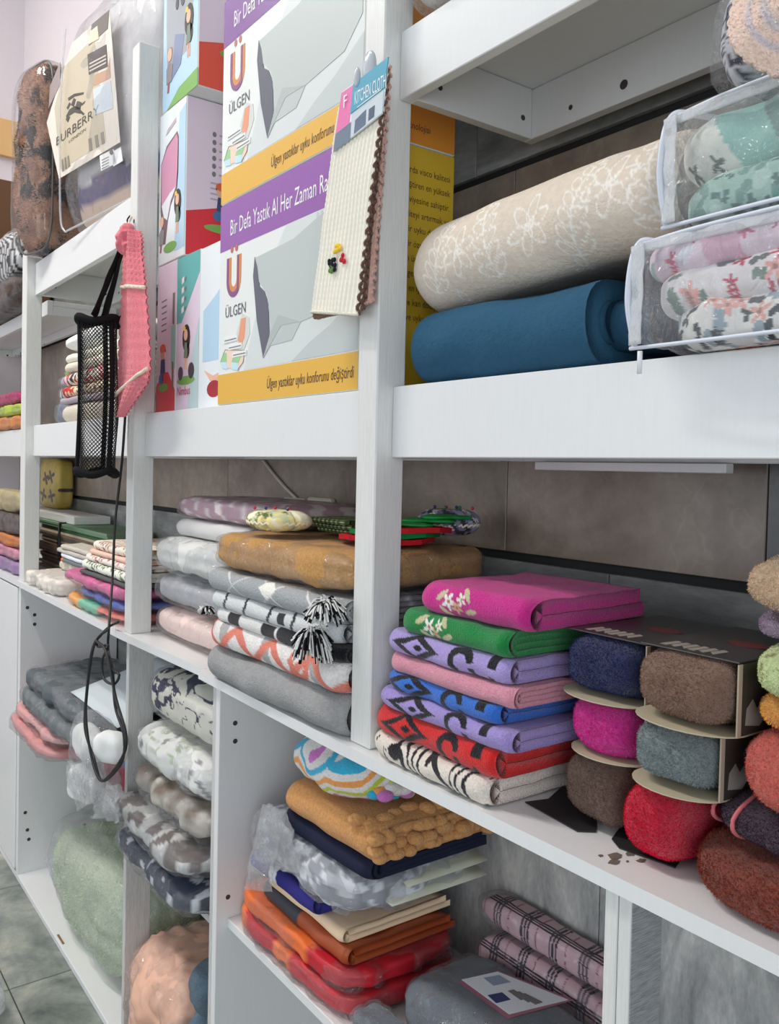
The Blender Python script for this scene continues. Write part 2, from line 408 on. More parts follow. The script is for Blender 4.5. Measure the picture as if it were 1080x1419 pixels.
# ------------------------------------------------------------------ setting
YF, YB, YW = .715, .743, 1.05         # post fronts, rail fronts, wall plane
ZC = 1.010                            # counter top
def m_laminate(name, c0, c1, stretch=(8, 8, .6), rough=.35, sc=30, det=4):
    m, nt, bs = newmat(name)
    tc = node(nt, 'ShaderNodeTexCoord'); mp = node(nt, 'ShaderNodeMapping'); mp.inputs['Scale'].default_value = stretch
    n = node(nt, 'ShaderNodeTexNoise', i_Scale=sc, i_Detail=det, i_Roughness=.65)
    nt.links.new(tc.outputs['Object'], mp.inputs[0]); nt.links.new(mp.outputs[0], n.inputs['Vector'])
    cr = node(nt, 'ShaderNodeValToRGB'); cr.color_ramp.elements[0].position = .36; cr.color_ramp.elements[1].position = .64
    cr.color_ramp.elements[0].color = (*c0, 1); cr.color_ramp.elements[1].color = (*c1, 1)
    nt.links.new(n.outputs[0], cr.inputs[0]); nt.links.new(cr.outputs[0], bs.inputs['Base Color'])
    bs.inputs['Roughness'].default_value = rough; bump(nt, bs, n.outputs[0], .06, .001)
    return m
LAM = m_laminate('white_laminate', (.785, .79, .785), (.805, .81, .805))
POST = m_laminate('white_textured_laminate', (.70, .70, .67), (.80, .80, .77), (30, 30, .8))
GRAIN = m_laminate('grey_woodgrain_laminate', (.50, .495, .48), (.70, .695, .68), (40, 40, 1.0), .5)
GRAINH = m_laminate('grey_woodgrain_across', (.20, .21, .215), (.42, .43, .44), (1.0, 2.0, 45), .5)
CHIP = plain((.42, .27, .15), .9, 'raw_chipboard', bumpn=.6, scale=400, var=.2)
def m_marble(name, base, dark, light, vein, sc=3, stretch=(1, 1, 1), rough=.35):
    m, nt, bs = newmat(name)
    tc = node(nt, 'ShaderNodeTexCoord'); oi = node(nt, 'ShaderNodeObjectInfo')
    ad = node(nt, 'ShaderNodeVectorMath', operation='MULTIPLY_ADD'); ad.inputs[1].default_value = stretch
    cb = node(nt, 'ShaderNodeCombineXYZ'); ml = node(nt, 'ShaderNodeMath', operation='MULTIPLY'); ml.inputs[1].default_value = 40
    nt.links.new(oi.outputs['Random'], ml.inputs[0])
    for i in range(3): nt.links.new(ml.outputs[0], cb.inputs[i])
    nt.links.new(tc.outputs['Object'], ad.inputs[0]); nt.links.new(cb.outputs[0], ad.inputs[2])
    n = node(nt, 'ShaderNodeTexNoise', i_Scale=sc, i_Detail=9, i_Roughness=.62, i_Distortion=.7); nt.links.new(ad.outputs[0], n.inputs['Vector'])
    cr = node(nt, 'ShaderNodeValToRGB'); e = cr.color_ramp.elements
    e[0].position = .28; e[0].color = (*dark, 1); e[1].position = .72; e[1].color = (*light, 1); x = e.new(.5); x.color = (*base, 1)
    nt.links.new(n.outputs[0], cr.inputs[0])
    v = node(nt, 'ShaderNodeTexVoronoi', feature='DISTANCE_TO_EDGE', i_Scale=sc*1.1); 
    n2 = node(nt, 'ShaderNodeTexNoise', i_Scale=sc*3, i_Detail=3); nt.links.new(ad.outputs[0], n2.inputs['Vector'])
    ad2 = node(nt, 'ShaderNodeMixRGB', blend_type='LINEAR_LIGHT'); ad2.inputs[0].default_value = .12
    nt.links.new(ad.outputs[0], ad2.inputs[1]); nt.links.new(n2.outputs[1], ad2.inputs[2]); nt.links.new(ad2.outputs[0], v.inputs['Vector'])
    mr = node(nt, 'ShaderNodeMapRange'); mr.inputs[1].default_value = 0; mr.inputs[2].default_value = .018; mr.inputs[3].default_value = .10; mr.inputs[4].default_value = 0
    nt.links.new(v.outputs[0], mr.inputs[0])
    mx = node(nt, 'ShaderNodeMixRGB'); mx.inputs[2].default_value = (*vein, 1); nt.links.new(mr.outputs[0], mx.inputs[0]); nt.links.new(cr.outputs[0], mx.inputs[1])
    n3 = node(nt, 'ShaderNodeTexNoise', i_Scale=sc*9, i_Detail=5, i_Roughness=.7); nt.links.new(ad.outputs[0], n3.inputs['Vector'])
    r3 = node(nt, 'ShaderNodeMapRange'); r3.inputs[1].default_value = .25; r3.inputs[2].default_value = .75; r3.inputs[3].default_value = .78; r3.inputs[4].default_value = 1.18; nt.links.new(n3.outputs[0], r3.inputs[0])
    s3 = node(nt, 'ShaderNodeVectorMath', operation='SCALE'); nt.links.new(mx.outputs[0], s3.inputs[0]); nt.links.new(r3.outputs[0], s3.inputs['Scale'])
    nt.links.new(s3.outputs[0], bs.inputs['Base Color']); bs.inputs['Roughness'].default_value = rough
    return m
MB_BROWN = m_marble('brown_grey_marble', lin(140, 127, 114), lin(100, 90, 80), lin(166, 152, 138), lin(196, 190, 180), 3.2)
MB_GREY = m_marble('grey_streaked_marble', lin(136, 138, 136), lin(92, 95, 95), lin(178, 180, 178), lin(190, 190, 188), 3.0, (1, 1, 4))
MB_VERT = m_marble('grey_cloudy_marble', lin(172, 172, 170), lin(116, 118, 118), lin(212, 210, 204), lin(190, 190, 186), 7, (2.0, 1, .8))
MB_DARK = m_marble('dark_marble', lin(92, 92, 92), lin(58, 60, 62), lin(124, 124, 122), lin(120, 120, 118), 4)
MB_FLOOR = m_marble('green_grey_floor_marble', lin(138, 144, 136), lin(84, 92, 88), lin(180, 178, 164), lin(96, 104, 100), 4.5)
DARKJ = plain((.03, .03, .03), .9, 'dark_joint')
PLASTER = plain(lin(208, 200, 204), .35, 'white_plaster', var=.05, scale=20)

fl = setp(box('floor', (-4.6, 1.6), (-3.0, 1.2), (-.08, -.029), plain(lin(90, 92, 88), .8, 'floor_screed'), bev=0), kind='structure')
k = 0
for i in range(-8, 3):
    for j in range(0, 5):
        if i*.6 < -4.5 or i*.6 > .9: continue
        k += 1
        box('tile', (i*.6-.05, i*.6+.547), (.55-j*.6+.0, .55-j*.6+.597), (-.030, -.020), MB_FLOOR, fl, .0015)
wb = setp(box('wall_back', (-4.6, 1.2), (1.062, 1.16), (-.03, 2.62), DARKJ, bev=0), kind='structure')
rows = [(-.02, 1.2665, (-4.6, -3.7, -2.75, -1.72, -.86, -.1, .8), MB_GREY), (1.2815, 1.941, (-4.6, -3.3, -2.2, -1.088, -.607, -.1, .8), MB_BROWN), (1.956, 2.60, (-4.6, -3.4, -2.3, -1.19, -.4, .8), MB_GREY)]
for ri, (za, zb, xs, mt) in enumerate(rows):
    for xa, xb in zip(xs[:-1], xs[1:]):
        mm = mt
        if ri == 1 and xa == -.607: mm = MB_DARK
        if ri == 0 and xa > -1.8 and xa < -.5: mm = MB_VERT
        if ri == 0:   # counter-high course above, larger slabs below the worktop
            box('tile', (xa+.001, xb-.001), (1.05, 1.061), (za, .985), mm, wb, .001); box('tile', (xa+.001, xb-.001), (1.05, 1.061), (.987, zb), MB_GREY, wb, .001)
        else: box('tile', (xa+.001, xb-.001), (1.05, 1.061), (za, zb), mm, wb, .001)
setp(box('wall_upper', (-4.6, 1.2), (1.05, 1.16), (2.622, 4.30), PLASTER, bev=0), kind='structure')
setp(box('wall_left', (-4.66, -4.60), (-3.0, 1.16), (-.03, 4.30), PLASTER, bev=0), kind='structure')
setp(box('ceiling', (-4.66, 1.6), (-3.0, 1.16), (4.302, 4.36), plain((.75, .74, .72), .9, 'ceiling_paint'), bev=0), kind='structure')
p0 = at(0, 165, x=-4.59); p1 = at(0, 216, x=-4.59)
setp(box('trim_1', (-4.598, -4.57), (-.4, 1.045), (p1[2], p0[2]), plain(lin(205, 165, 110), .5, 'varnished_wood', var=.1, scale=60), bev=.003), kind='structure')

# ---- shelving racks, one per bay
SCREW = plain((.05, .04, .035), .6, 'dark_screw_hole')
def disc(name, c, n, r, parent, mat=SCREW):
    c = A(c); n = A(n)/np.linalg.norm(n); a = np.cross(n, [.1, .2, .97]); a /= np.linalg.norm(a); b = np.cross(n, a)
    t = np.linspace(0, 2*math.pi, 10, endpoint=False)
    pts = [c+r*(math.cos(q)*a+math.sin(q)*b) for q in t]
    return polymesh(name, pts, mat, parent, n, .0006)
def rack(parent, x0, x1, z0, z1, front=YB, holes=True, back=(.993, 1.011)):
    box('front_rail', (x0, x1), (front, front+.018), (z0, z1), LAM, parent, .0012)
    box('side_rail', (x0, x0+.018), (front+.0185, back[0]-.0005), (z0, z1-.0185), LAM, parent, .001)
    box('side_rail', (x1-.018, x1), (front+.0185, back[0]-.0005), (z0, z1-.0185), LAM, parent, .001)
    box('back_rail', (x0, x1), back, (z0, z1-.0185), LAM, parent, .001)
    box('shelf_board', (x0, x1), (front+.0185, 1.04), (z1-.018, z1), LAM, parent, .001)
    if holes:
        zc = (z0+z1)/2-.02
        for yy in (front+.06, back[0]-.02): disc('screw_hole', (x0+.018, yy, zc), (1, 0, 0), .0045, parent)
        for xx in (.1, .2, .62): disc('screw_hole', (x0+xx, back[0], zc-.005), (0, -1, 0), .004+.003*(xx == .2), parent)
def post(parent, x0, x1, z0, z1):
    return box('post', (x0, x1), (YF, .766), (z0, z1), POST, parent, .002)
r0 = thing('shelving_rack', 'white shelving bay beside the end wall, holding green and orange packets', 'shelving', (-3.8, .88, ZC))
rack(r0, -4.55, -3.13, 1.437, 1.54, .80); rack(r0, -4.55, -3.13, 1.93, 1.98, .80)
box('post', (-4.545, -4.5), (YF, .766), (ZC, 2.1), POST, r0, .002)
r1 = thing('shelving_rack', 'white shelving bay with stacked cushions under the clear bedding cases', 'shelving', (-2.58, .88, ZC))
post(r1, -3.122, -3.064, ZC, 2.13); rack(r1, -3.063, -2.061, 1.437, 1.54); rack(r1, -3.063, -2.061, 1.978, 2.085)
r2 = thing('shelving_rack', 'white shelving bay holding the purple pillow boxes', 'shelving', (-1.55, .88, ZC))
post(r2, -2.060, -2.014, ZC, 2.414); rack(r2, -2.013, -1.064, 1.437, 1.54)
r3 = thing('shelving_rack', 'white shelving bay with folded quilts above a row of plush towels', 'shelving', (-.5, .88, ZC))
post(r3, -1.063, -1.013, ZC+.0003, 2.95); rack(r3, -1.012, .10, 1.437, 1.54); rack(r3, -1.012, .10, 1.953, 2.05)
box('post', (.101, .151), (YF, .766), (ZC, 2.95), POST, r3, .002)
box('back_cleat', (-.95, -.62), (.975, .9925), (1.424, 1.4365), LAM, r3, .001)

# ---- counter boards
def board(name, label, pts, z0, z1, mat, cat='worktop'):
    """flat board from a plan outline"""
    n = len(pts); V = [(x, y, z1) for x, y in pts]+[(x, y, z0) for x, y in pts]
    F = [list(range(n)), [n+i for i in range(n)][::-1]]+[[i, n+i, n+(i+1) % n, (i+1) % n] for i in range(n)]
    return setp(mk(name, V, F, mat, smooth=False), label, cat)
board('worktop', 'white worktop board under the small bagged linens, running to the end wall', [(-4.55, .706), (-2.087, .704), (-2.087, 1.046), (-4.55, 1.046)], ZC-.018, ZC, LAM)
board('worktop', 'short white worktop piece under the pale bagged blankets', [(-2.085, .703), (-1.602, .719), (-1.602, 1.046), (-2.085, 1.046)], ZC-.018, ZC, LAM)
wc = board('worktop', 'long white worktop board with chipped spots under the plush towels', [(-1.60, .707), (-1.07, .699), (.15, .712), (.15, 1.046), (-1.60, 1.046)], ZC-.018, ZC, LAM)
wc_chip = box('chip_edge', (-1.10, -1.0), (.715, .745), (ZC-.026, ZC-.0182), CHIP, wc, .001)
CHP = plain(lin(120, 108, 96, .8), .9, 'chipped_laminate', var=.3, scale=200)
fc = Face(wc, (0, 0, ZC), (1, 0, 0), (0, 1, 0))
rg = random.Random(4)
for cx, cy, rx, ry in ((853, 1187, 11, 5), (874, 1183, 7, 4), (851, 1195, 9, 4), (833, 1186, 4, 2), (889, 1193, 7, 3), (870, 1194, 2, 1.5)):
    pts = [fc.px(cx+rx*math.cos(t)*rg.uniform(.7, 1.15), cy+ry*math.sin(t)*rg.uniform(.7, 1.15)) for t in np.linspace(0, 2*math.pi, 14, endpoint=False)]
    polymesh('chipped_spot', pts, CHP, wc, (0, 0, 1), .0005)

# ---- lower cabinets
cA = thing('cabinet', 'white closed cabinet door front next to the open cabinet with the green bag', 'cabinet', (-3.8, .88, -.02))
box('door', (-4.0, -3.112), (.707, .725), (.012, .985), LAM, cA, .002); box('side_panel', (-3.9, -3.882), (.727, 1.045), (-.019, .991), LAM, cA)
box('base_board', (-4.0, -3.112), (.712, 1.045), (-.019, 0), LAM, cA)
cB = thing('open_cabinet', 'white open cabinet with the green bag on its floor', 'cabinet', (-2.58, .88, -.02))
sp = box('side_panel', (-3.108, -3.085), (.712, 1.045), (-.019, .991), LAM, cB)
box('base_board', (-3.0845, -2.066), (.712, 1.045), (-.019, 0), LAM, cB)
box('shelf_board', (-3.0845, -2.066), (.73, 1.028), (.535, .553), LAM, cB)
for px_, py_ in ((38, 842), (48, 852), (48, 865), (35, 1126), (117, 1143), (38, 1150), (40, 1163)): disc('screw_hole', at(px_, py_, x=-3.085), (1, 0, 0), .006, cB)
cC = thing('open_cabinet', 'grey wood-grain edged open cabinet with patterned pillows and rolls', 'cabinet', (-1.8, .88, -.02))
box('front_upright', (-2.061, -2.043), (.722, .785), (-.019, .991), GRAIN, cC, .001)
box('back_panel', (-2.9, -1.565), (1.030, 1.046), (.5, .990), GRAIN, cC, .001)
box('side_panel', (-1.562, -1.545), (.722, 1.045), (-.019, .991), GRAIN, cC, .001)
box('shelf_board', (-2.042, -1.563), (.745, 1.028), (.478, .495), GRAIN, cC, .001); box('base_board', (-2.042, -1.563), (.722, 1.045), (-.019, 0), LAM, cC)
cD = thing('open_cabinet', 'white open cabinet with a shelf of bagged clothes', 'cabinet', (-1.05, .88, -.02))
box('side_panel', (-1.541, -1.524), (.719, 1.045), (-.019, .991), LAM, cD, .001)
box('shelf_board', (-1.5235, -.579), (.743, 1.045), (.511, .529), LAM, cD, .001)
box('side_panel', (-.578, -.562), (.715, .765), (-.019, .991), POST, cD, .001)
for px_, py_ in ((326, 1002), (326, 1027), (316, 1243)): disc('screw_hole', at(px_, py_, x=-1.524), (1, 0, 0), .005, cD)
cE = thing('open_cabinet', 'open cabinet with a grey ribbed upright and an empty dark inside', 'cabinet', (-.2, .88, -.02))
box('front_upright', (-.561, -.545), (.716, .766), (-.019, .991), m_laminate('white_edge_laminate', (.70, .70, .68), (.76, .76, .74)), cE, .001)
box('ribbed_panel', (-.5445, -.5435), (.7165, .7655), (-.018, .990), GRAINH, cE, 0)
box('side_panel', (.05, .068), (.716, 1.045), (-.019, .991), LAM, cE)
# ------------------------------------------------------------------ soft goods helpers
def bx(l, r, t, b, y):
    """extent of a thing seen flat on at distance plane y, from its outline in the photo"""
    m = (t+b)/2; c = (l+r)/2
    return at(l, m, y=y)[0], at(r, m, y=y)[0], at(c, b, y=y)[2], at(c, t, y=y)[2]
def bagged(name, label, cat, x, y, z, colf, kind='cotton', p=4.5, amp=.004, rid=.003, seed=0, fs=.6, fsc=28, haze=.06, frid=.006, pad=.004, n=26, group=None, flaps=(), rot=0, layers=1, fp=None, yaw=0):
    c = A([(x[0]+x[1])/2, (y[0]+y[1])/2, (z[0]+z[1])/2]); d = A([x[1]-x[0], y[1]-y[0], z[1]-z[0]])
    t = thing(name, label, cat, (c[0], c[1], z[0]), group)
    h = d[2]/layers
    for i in range(layers):
        blob('folded_cloth' if layers > 1 else 'contents', (c[0], c[1], z[0]+.002+h*(i+.5)), (d[0]-pad*2, d[1]-pad*2, h-.002), fabric(kind), t, p, n, yaw, amp, 14, rid, 22, seed+i, pxy=max(p, 6), colf=colf if callable(colf) else (lambda L, q=A(colf): np.tile(q, (len(L), 1))), post=zflat(z[0]+.001, z[1]-.001))
    blob('plastic_bag', c, d-frid*.9+.003, film(fs, fsc, haze), t, fp or p+.5, n+6, yaw, .003, 12, frid, 26, seed+31, pxy=max(p, 6)+.5, post=zflat(z[0], z[1]))
    for f in flaps:
        a, b, cc, dd = [A(q) for q in f]
        sheet('bag_flap', a, b, cc, dd, film(fs, fsc, haze+.03), t, 18, 18, .004, 25, .006, 35, seed+5, thick=.0006)
    return t
def pick(c): 
    q = A(c); return lambda L: np.tile(q, (len(L), 1))

# ------------------------------------------------------------------ towel pile on the counter
BLK = lin(22, 20, 26)
def petal(u, v, cu, cv, r):
    x = u-cu; y = v-cv; q = np.hypot(x, y); th = np.arctan2(y, x)
    return (q < r*(.30+.70*np.abs(np.cos(2*th))**.7)) & ~((q < r*.82*(.25+.75*np.abs(np.cos(2*th))**1.2)) & (q > r*.22) & (np.cos(th-.4) > -.2))
def arc(u, v, cu, cv, r, w, a0, a1):
    x = u-cu; y = v-cv; q = np.hypot(x, y); th = np.arctan2(y, x) % 6.283
    return (np.abs(q-r) < w) & (th > a0) & (th < a1)
def mono(base, s=0):
    def f(u, v):
        o = np.tile(A(base), (len(u), 1)); vv = v-.002
        def star(cu, cv, a, b):
            k = (np.abs(u-cu)/a)**.8+(np.abs(v-cv)/b)**.8; return ((k > .62) & (k < 1)) | ((np.abs(u-cu-.006)/a)**1.3+(np.abs(v-cv)/b)**1.3 < .10)
        m = star(.085+s, .0, .052, .026) | arc(u, vv, .178+s, -.004, .017, .0055, .1, 4.2) | arc(u, vv, .212+s, -.012, .018, .005, 3.0, 6.2) | ((np.abs(u-.232-s) < .008) & (v > .0) & (v < .05))
        m |= (np.abs(u-.010) < .004) & (np.abs(v) < .03) | star(.06+s, .10, .05, .04) | star(.19+s, .13, .05, .04)
        o[m] = BLK; return o
    return f
def zebra(u, v):
    P = np.stack([u, v, u*0], -1); s = np.sin((u*1.15+v*.35+.022*fbm(P, 22, 2, 3))*2*math.pi/.026)
    m = (s > .35) & (vnoise(P, 18, 9) > -.62) & (u > .05) & (u < .25); d = np.abs(v+.9*(u-.17)) < .006
    o = np.tile(A(lin(226, 216, 204)), (len(u), 1)); o[m | (d & (u > .1) & (u < .22))] = BLK
    sp = (vnoise(P, 160, 4) > .72); o[sp & (u < .06)] = BLK
    return o
def embro(base):
    def f(u, v):
        P = np.stack([u, v, u*0], -1); o = np.tile(A(base), (len(u), 1))
        for cu, cv, r, c in ((.078, -.001, .013, lin(240, 236, 226)), (.092, -.008, .010, lin(224, 176, 140)), (.10, .004, .009, lin(238, 230, 214))):
            x = u-cu; y = v-cv; q = np.hypot(x, y); th = np.arctan2(y, x)
            o[q < r*(.68+.32*np.cos(5*th+cu*90))] = A(c); o[q < r*.22] = A(lin(190, 110, 70))
        for cu, cv, a in ((.062, .006, .6), (.108, .012, 2.2), (.07, -.016, 2.5), (.116, -.010, .3)):
            x = (u-cu)*math.cos(a)+(v-cv)*math.sin(a); y = -(u-cu)*math.sin(a)+(v-cv)*math.cos(a); o[(x/.012)**2+(y/.004)**2 < 1] = A(lin(196, 190, 150))
        return o
    return f
G8 = 'pile of folded bath towels by the tall post'
TW = [('zebra-striped cream and black towel at the bottom of the towel pile', -1.009, -.756, 1.0105, .036, zebra, 'terry'),
      ('red towel with black flower motifs above the zebra-striped towel', -1.006, -.742, 1.0465, .038, mono(lin(205, 35, 34)), 'terry'),
      ('lavender towel with black motifs lying on the red towel', -1.003, -.722, 1.0845, .028, mono(lin(158, 140, 200), .01), 'terry'),
      ('bright blue towel with black motifs under the pink towel', -.985, -.747, 1.1125, .0245, mono(lin(50, 108, 196), -.02), 'terry'),
      ('plain dusty pink towel above the blue towel', -.985, -.722, 1.137, .026, solid(lin(208, 140, 156)), 'terry'),
      ('lavender towel with black motifs under the green towel', -.992, -.735, 1.163, .032, mono(lin(166, 148, 206), .0), 'terry'),
      ('green towel with embroidered white flowers on a plain band', -.962, -.738, 1.195, .033, embro(lin(28, 128, 62)), 'terry'),
      ('magenta towel with embroidered white flowers on top of the pile', -.926, -.715, 1.228, .042, embro(lin(196, 42, 132)), 'terry')]
for i, (lb, x0, x1, z0, T, cf, kd) in enumerate(TW):
    o = towel('bath_towel', x0, x1, .703+.002*i, z0, T, .27 if i < 7 else .235, fabric(kd), None, 1 if i not in (4, 6) else 2, cf, 20+i, 120, .045, .014, .0032, 24, pinch=.18, fr=.2, yaw=0 if i < 7 else R(3), ns=46, na=30)
    setp(o, lb, 'towel', G8)

# ------------------------------------------------------------------ plush towel rolls in card sleeves
def roll(label, x, z, yf, c, seed, side=True, tongue=.010, cover=False, p=3.5, base=None, beige=lin(178, 168, 142), outline=None):
    d = A([x[1]-x[0], .21, z[1]-z[0]]); cc = A([(x[0]+x[1])/2, yf+.105, (z[0]+z[1])/2])
    t = thing('plush_towel_roll', label, 'towel', (cc[0], cc[1], z[0]), 'plush towel rolls in card sleeves')
    c = A(c)
    b = blob('towel', cc, d-[.004, 0, .004], fabric('plush'), t, p, 34, 0, .004, 22, .0025, 14, seed, colf=lambda L: c*(1+.12*fbm(L, 60, 2, seed))[:, None], post=zflat(z[0]+.003, z[1]-.0035))
    fur('pile', b, b, 22000, .0022, lambda L: np.tile(c, (len(L), 1))*1.05, seed, .0006, zmin=z[0]+.0022, zmax=z[1]-.003)
    # card: rounded tongue under the towel
    n = 14; w = d[0]*.5; pts = [(cc[0]+w*math.cos(a), yf+.03+(-(.03+tongue))*math.sin(a)) for a in np.linspace(0, math.pi, n)]
    pts = [(cc[0]+w, yf+.19)]+pts+[(cc[0]-w, yf+.19)]
    V = [(a, q, z[0]+.0018) for a, q in pts]+[(a, q, z[0]+.0004) for a, q in pts]; m = len(pts)
    F = [list(range(m)), [m+i for i in range(m)][::-1]]+[[i, m+i, m+(i+1) % m, (i+1) % m] for i in range(m)]
    if outline:
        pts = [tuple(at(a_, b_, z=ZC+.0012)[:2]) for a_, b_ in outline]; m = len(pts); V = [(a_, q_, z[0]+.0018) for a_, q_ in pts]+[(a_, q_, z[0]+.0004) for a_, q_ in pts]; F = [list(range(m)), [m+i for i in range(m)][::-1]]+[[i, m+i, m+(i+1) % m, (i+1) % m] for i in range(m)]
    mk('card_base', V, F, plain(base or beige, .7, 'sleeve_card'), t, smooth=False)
    if side:
        s = box('card_side', (x[1]-.0015, x[1]-.0003), (yf+.018, yf+.19), (z[0]+.002, z[1]-.003), plain(lin(60, 56, 52), .5, 'printed_card'), t, .0003)
        box('card_edge', (x[1]-.0016, x[1]+.0001), (yf+.0172, yf+.0235), (z[0]+.002, z[1]-.003), plain(lin(170, 156, 136), .7, 'card_edge'), t, 0)
        f = Face(t, (x[1], yf, z[0]), (0, 1, 0), (0, 0, 1))
        f.poly([(.03, .012), (.055, .008), (.07, .02), (.062, .034), (.05, .026), (.042, .036), (.032, .028)], plain(lin(150, 146, 138), .6), 1, 'print_patch', px=False)
    if cover:
        cv = box('card_cover', (x[0]+.004, x[1]-.002), (yf+.02, yf+.2), (z[1]-.0028, z[1]-.0012), plain(lin(42, 38, 40), .3, 'glossy_dark_card'), t, .0004)
        f = Face(t, (x[0], yf+.02, z[1]-.0012), (1, 0, 0), (0, 1, 0))
        for q in range(6): f.poly([(.02+.011*q, .012+.004*(q % 3)), (.029+.011*q, .01), (.031+.011*q, .035), (.023+.011*q, .04)], plain(lin(150, 140, 132), .4), 1, 'print_patch', px=False)
        f.poly(ell(.075, .09, .024, .014), plain(lin(120, 40, 40), .4), 1, 'print_patch', px=False)
    return t
x = bx(766, 884, 885, 979, .765); 
roll('navy plush towel roll on the magenta plush roll', (-.703, -.583), (1.163, 1.236), .762, lin(44, 50, 92), 1, cover=True)
roll('bright magenta plush towel roll between the navy and dark brown plush rolls', (-.69, -.584), (1.098, 1.163), .765, lin(214, 50, 150), 2)
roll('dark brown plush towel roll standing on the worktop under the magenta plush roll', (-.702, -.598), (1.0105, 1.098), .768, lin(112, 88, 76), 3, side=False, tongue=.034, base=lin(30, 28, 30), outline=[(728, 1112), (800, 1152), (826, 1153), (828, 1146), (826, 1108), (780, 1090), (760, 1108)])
roll('taupe brown plush towel roll on the grey plush roll', (-.580, -.459), (1.168, 1.243), .738, lin(138, 108, 90), 4, cover=True)
roll('blue-grey plush towel roll between taupe and crimson plush rolls', (-.581, -.475), (1.1, 1.168), .738, lin(132, 142, 142), 5)
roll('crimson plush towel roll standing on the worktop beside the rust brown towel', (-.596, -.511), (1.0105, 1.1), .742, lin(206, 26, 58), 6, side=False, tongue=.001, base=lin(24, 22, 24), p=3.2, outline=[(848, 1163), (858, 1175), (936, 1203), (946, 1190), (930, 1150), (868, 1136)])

# ------------------------------------------------------------------ stack of plush hand towels at the right
def plush(label, x, y, z, c, seed, colf=None, p=3.2, amp=.004, rid=.002, n=9000, parts=None, l=.0035):
    c = A(c); cc = A([(x[0]+x[1])/2, (y[0]+y[1])/2, (z[0]+z[1])/2]); t = thing('plush_hand_towel', label, 'towel', (cc[0], cc[1], z[0]), 'stacked plush hand towels')
    cf = colf or (lambda L: c*(1+.1*fbm(L, 50, 2, seed))[:, None])
    b = blob('towel', cc, (x[1]-x[0], y[1]-y[0], z[1]-z[0]), fabric('plush'), t, p, 34, 0, amp, 16, rid, 16, seed, colf=cf, post=zflat(z[0]+.0005, z[1]-.0005))
    fur('pile', b, b, n*2, l*.62, (lambda L: np.clip(cf(L)*1.05, 0, .95)), seed, .0006, zmin=z[0]+.0003, zmax=z[1]-.0003)
    return t, b
plush('rust brown plush towel lying on the worktop under the dark purple rolls', (-.511, -.24), (.722, .93), (1.0105, 1.066), lin(128, 58, 40), 11, p=3.2, l=.005, n=12000)
t, b = plush('dark purple plush towel with pink piping on the rust brown towel', (-.502, -.24), (.735, .95), (1.066, 1.112), lin(58, 36, 54), 12, p=2.7)
def ring(name, parent, xx, yc, zc, ry, rz, r, mat):
    a = np.linspace(0, 2*math.pi, 40, endpoint=False)
    return tube(name, np.stack([np.full(40, xx), yc+ry*np.cos(a)*np.abs(np.cos(a))**-.25*.97, zc+rz*np.sin(a)], 1), r, mat, parent, 6, True)
PK = fabric('cotton', lin(196, 108, 112))
ring('piping', t, -.455, .8425, 1.089, .100, .0235, .0022, PK); ring('piping', t, -.487, .8425, 1.089, .082, .0195, .0022, PK)
t, b = plush('coral plush towel folded in a fat lump above the dark purple towel', (-.462, -.24), (.718, .95), (1.112, 1.186), lin(206, 98, 84), 13, p=2.6, amp=.007, rid=.005)
plush('orange plush towel between the coral and dotted green towels', (-.452, -.24), (.738, .95), (1.186, 1.216), lin(228, 162, 80), 14)
dots = scatter(lin(206, 222, 160), [(lin(128, 118, 50), .0065, -1)], .022, 8)
plush('pale green plush towel with olive spots', (-.457, -.24), (.730, .95), (1.216, 1.266), lin(206, 222, 160), 15, colf=on3(dots), l=.002)
plush('mauve plush towel between the beige and spotted green towels', (-.464, -.24), (.745, .95), (1.266, 1.292), lin(158, 138, 158), 16)
plush('beige plush towel on top of the plush hand towels', (-.472, -.24), (.736, .95), (1.292, 1.345), lin(206, 176, 144), 17, amp=.005)

# ------------------------------------------------------------------ throws beside the tall post
GT = 'folded throws beside the tall post'
def grad_z(base, f): return f
def grey_knit(u, v):
    P = np.stack([u, v, u*0], -1); o = np.tile(A(lin(150, 150, 150)), (len(u), 1))
    return o*(1+.06*vnoise(P, 180, 3))[:, None]
def coral_throw(u, v):
    o = np.tile(A(lin(222, 218, 214)), (len(u), 1)); g = (np.mod(u+.3*v, .16) > .07) & (np.mod(u+.3*v, .16) < .10); o[g] = A(lin(168, 166, 164))
    w = .026*np.abs(((u/.13) % 1)*2-1)*2-.026; m = (np.abs(v+.004-w) < .011) | (np.abs(u-.02) < .014) | (np.hypot(u-.36, v) < .03) & ~(np.hypot(u-.36, v) < .014); o[m] = A(lin(214, 128, 112))
    P = np.stack([u, v, u*0], -1); return o*(1+.08*vnoise(P, 200, 3))[:, None]
def blk_throw(u, v):
    o = np.tile(A(lin(222, 222, 218)), (len(u), 1)); m = ((np.mod(u, .13) > .085) & (np.abs(v) < .012)) | (u > .27); o[m] = BLK; return o
def str_throw(u, v):
    o = np.tile(A(lin(214, 216, 216)), (len(u), 1)); s = u+.7*np.abs(v-.005); m = (np.mod(s, .085) < .009) & (u < .36); o[m] = BLK
    m = (np.abs(u-.3) < .012) & (np.abs(v) < .012); o[m] = BLK; return o
def dia_throw(u, v):
    o = np.tile(A(lin(160, 163, 165)), (len(u), 1)); a = np.mod(u+1.6*v, .14); b = np.mod(u-1.6*v, .14)
    m = (a < .006) | (b < .006); o[m] = A(lin(212, 212, 208)); m = (np.abs(u-.27)+np.abs(v-.008)*1.6 < .032); o[m] = A(lin(232, 230, 222)); return o
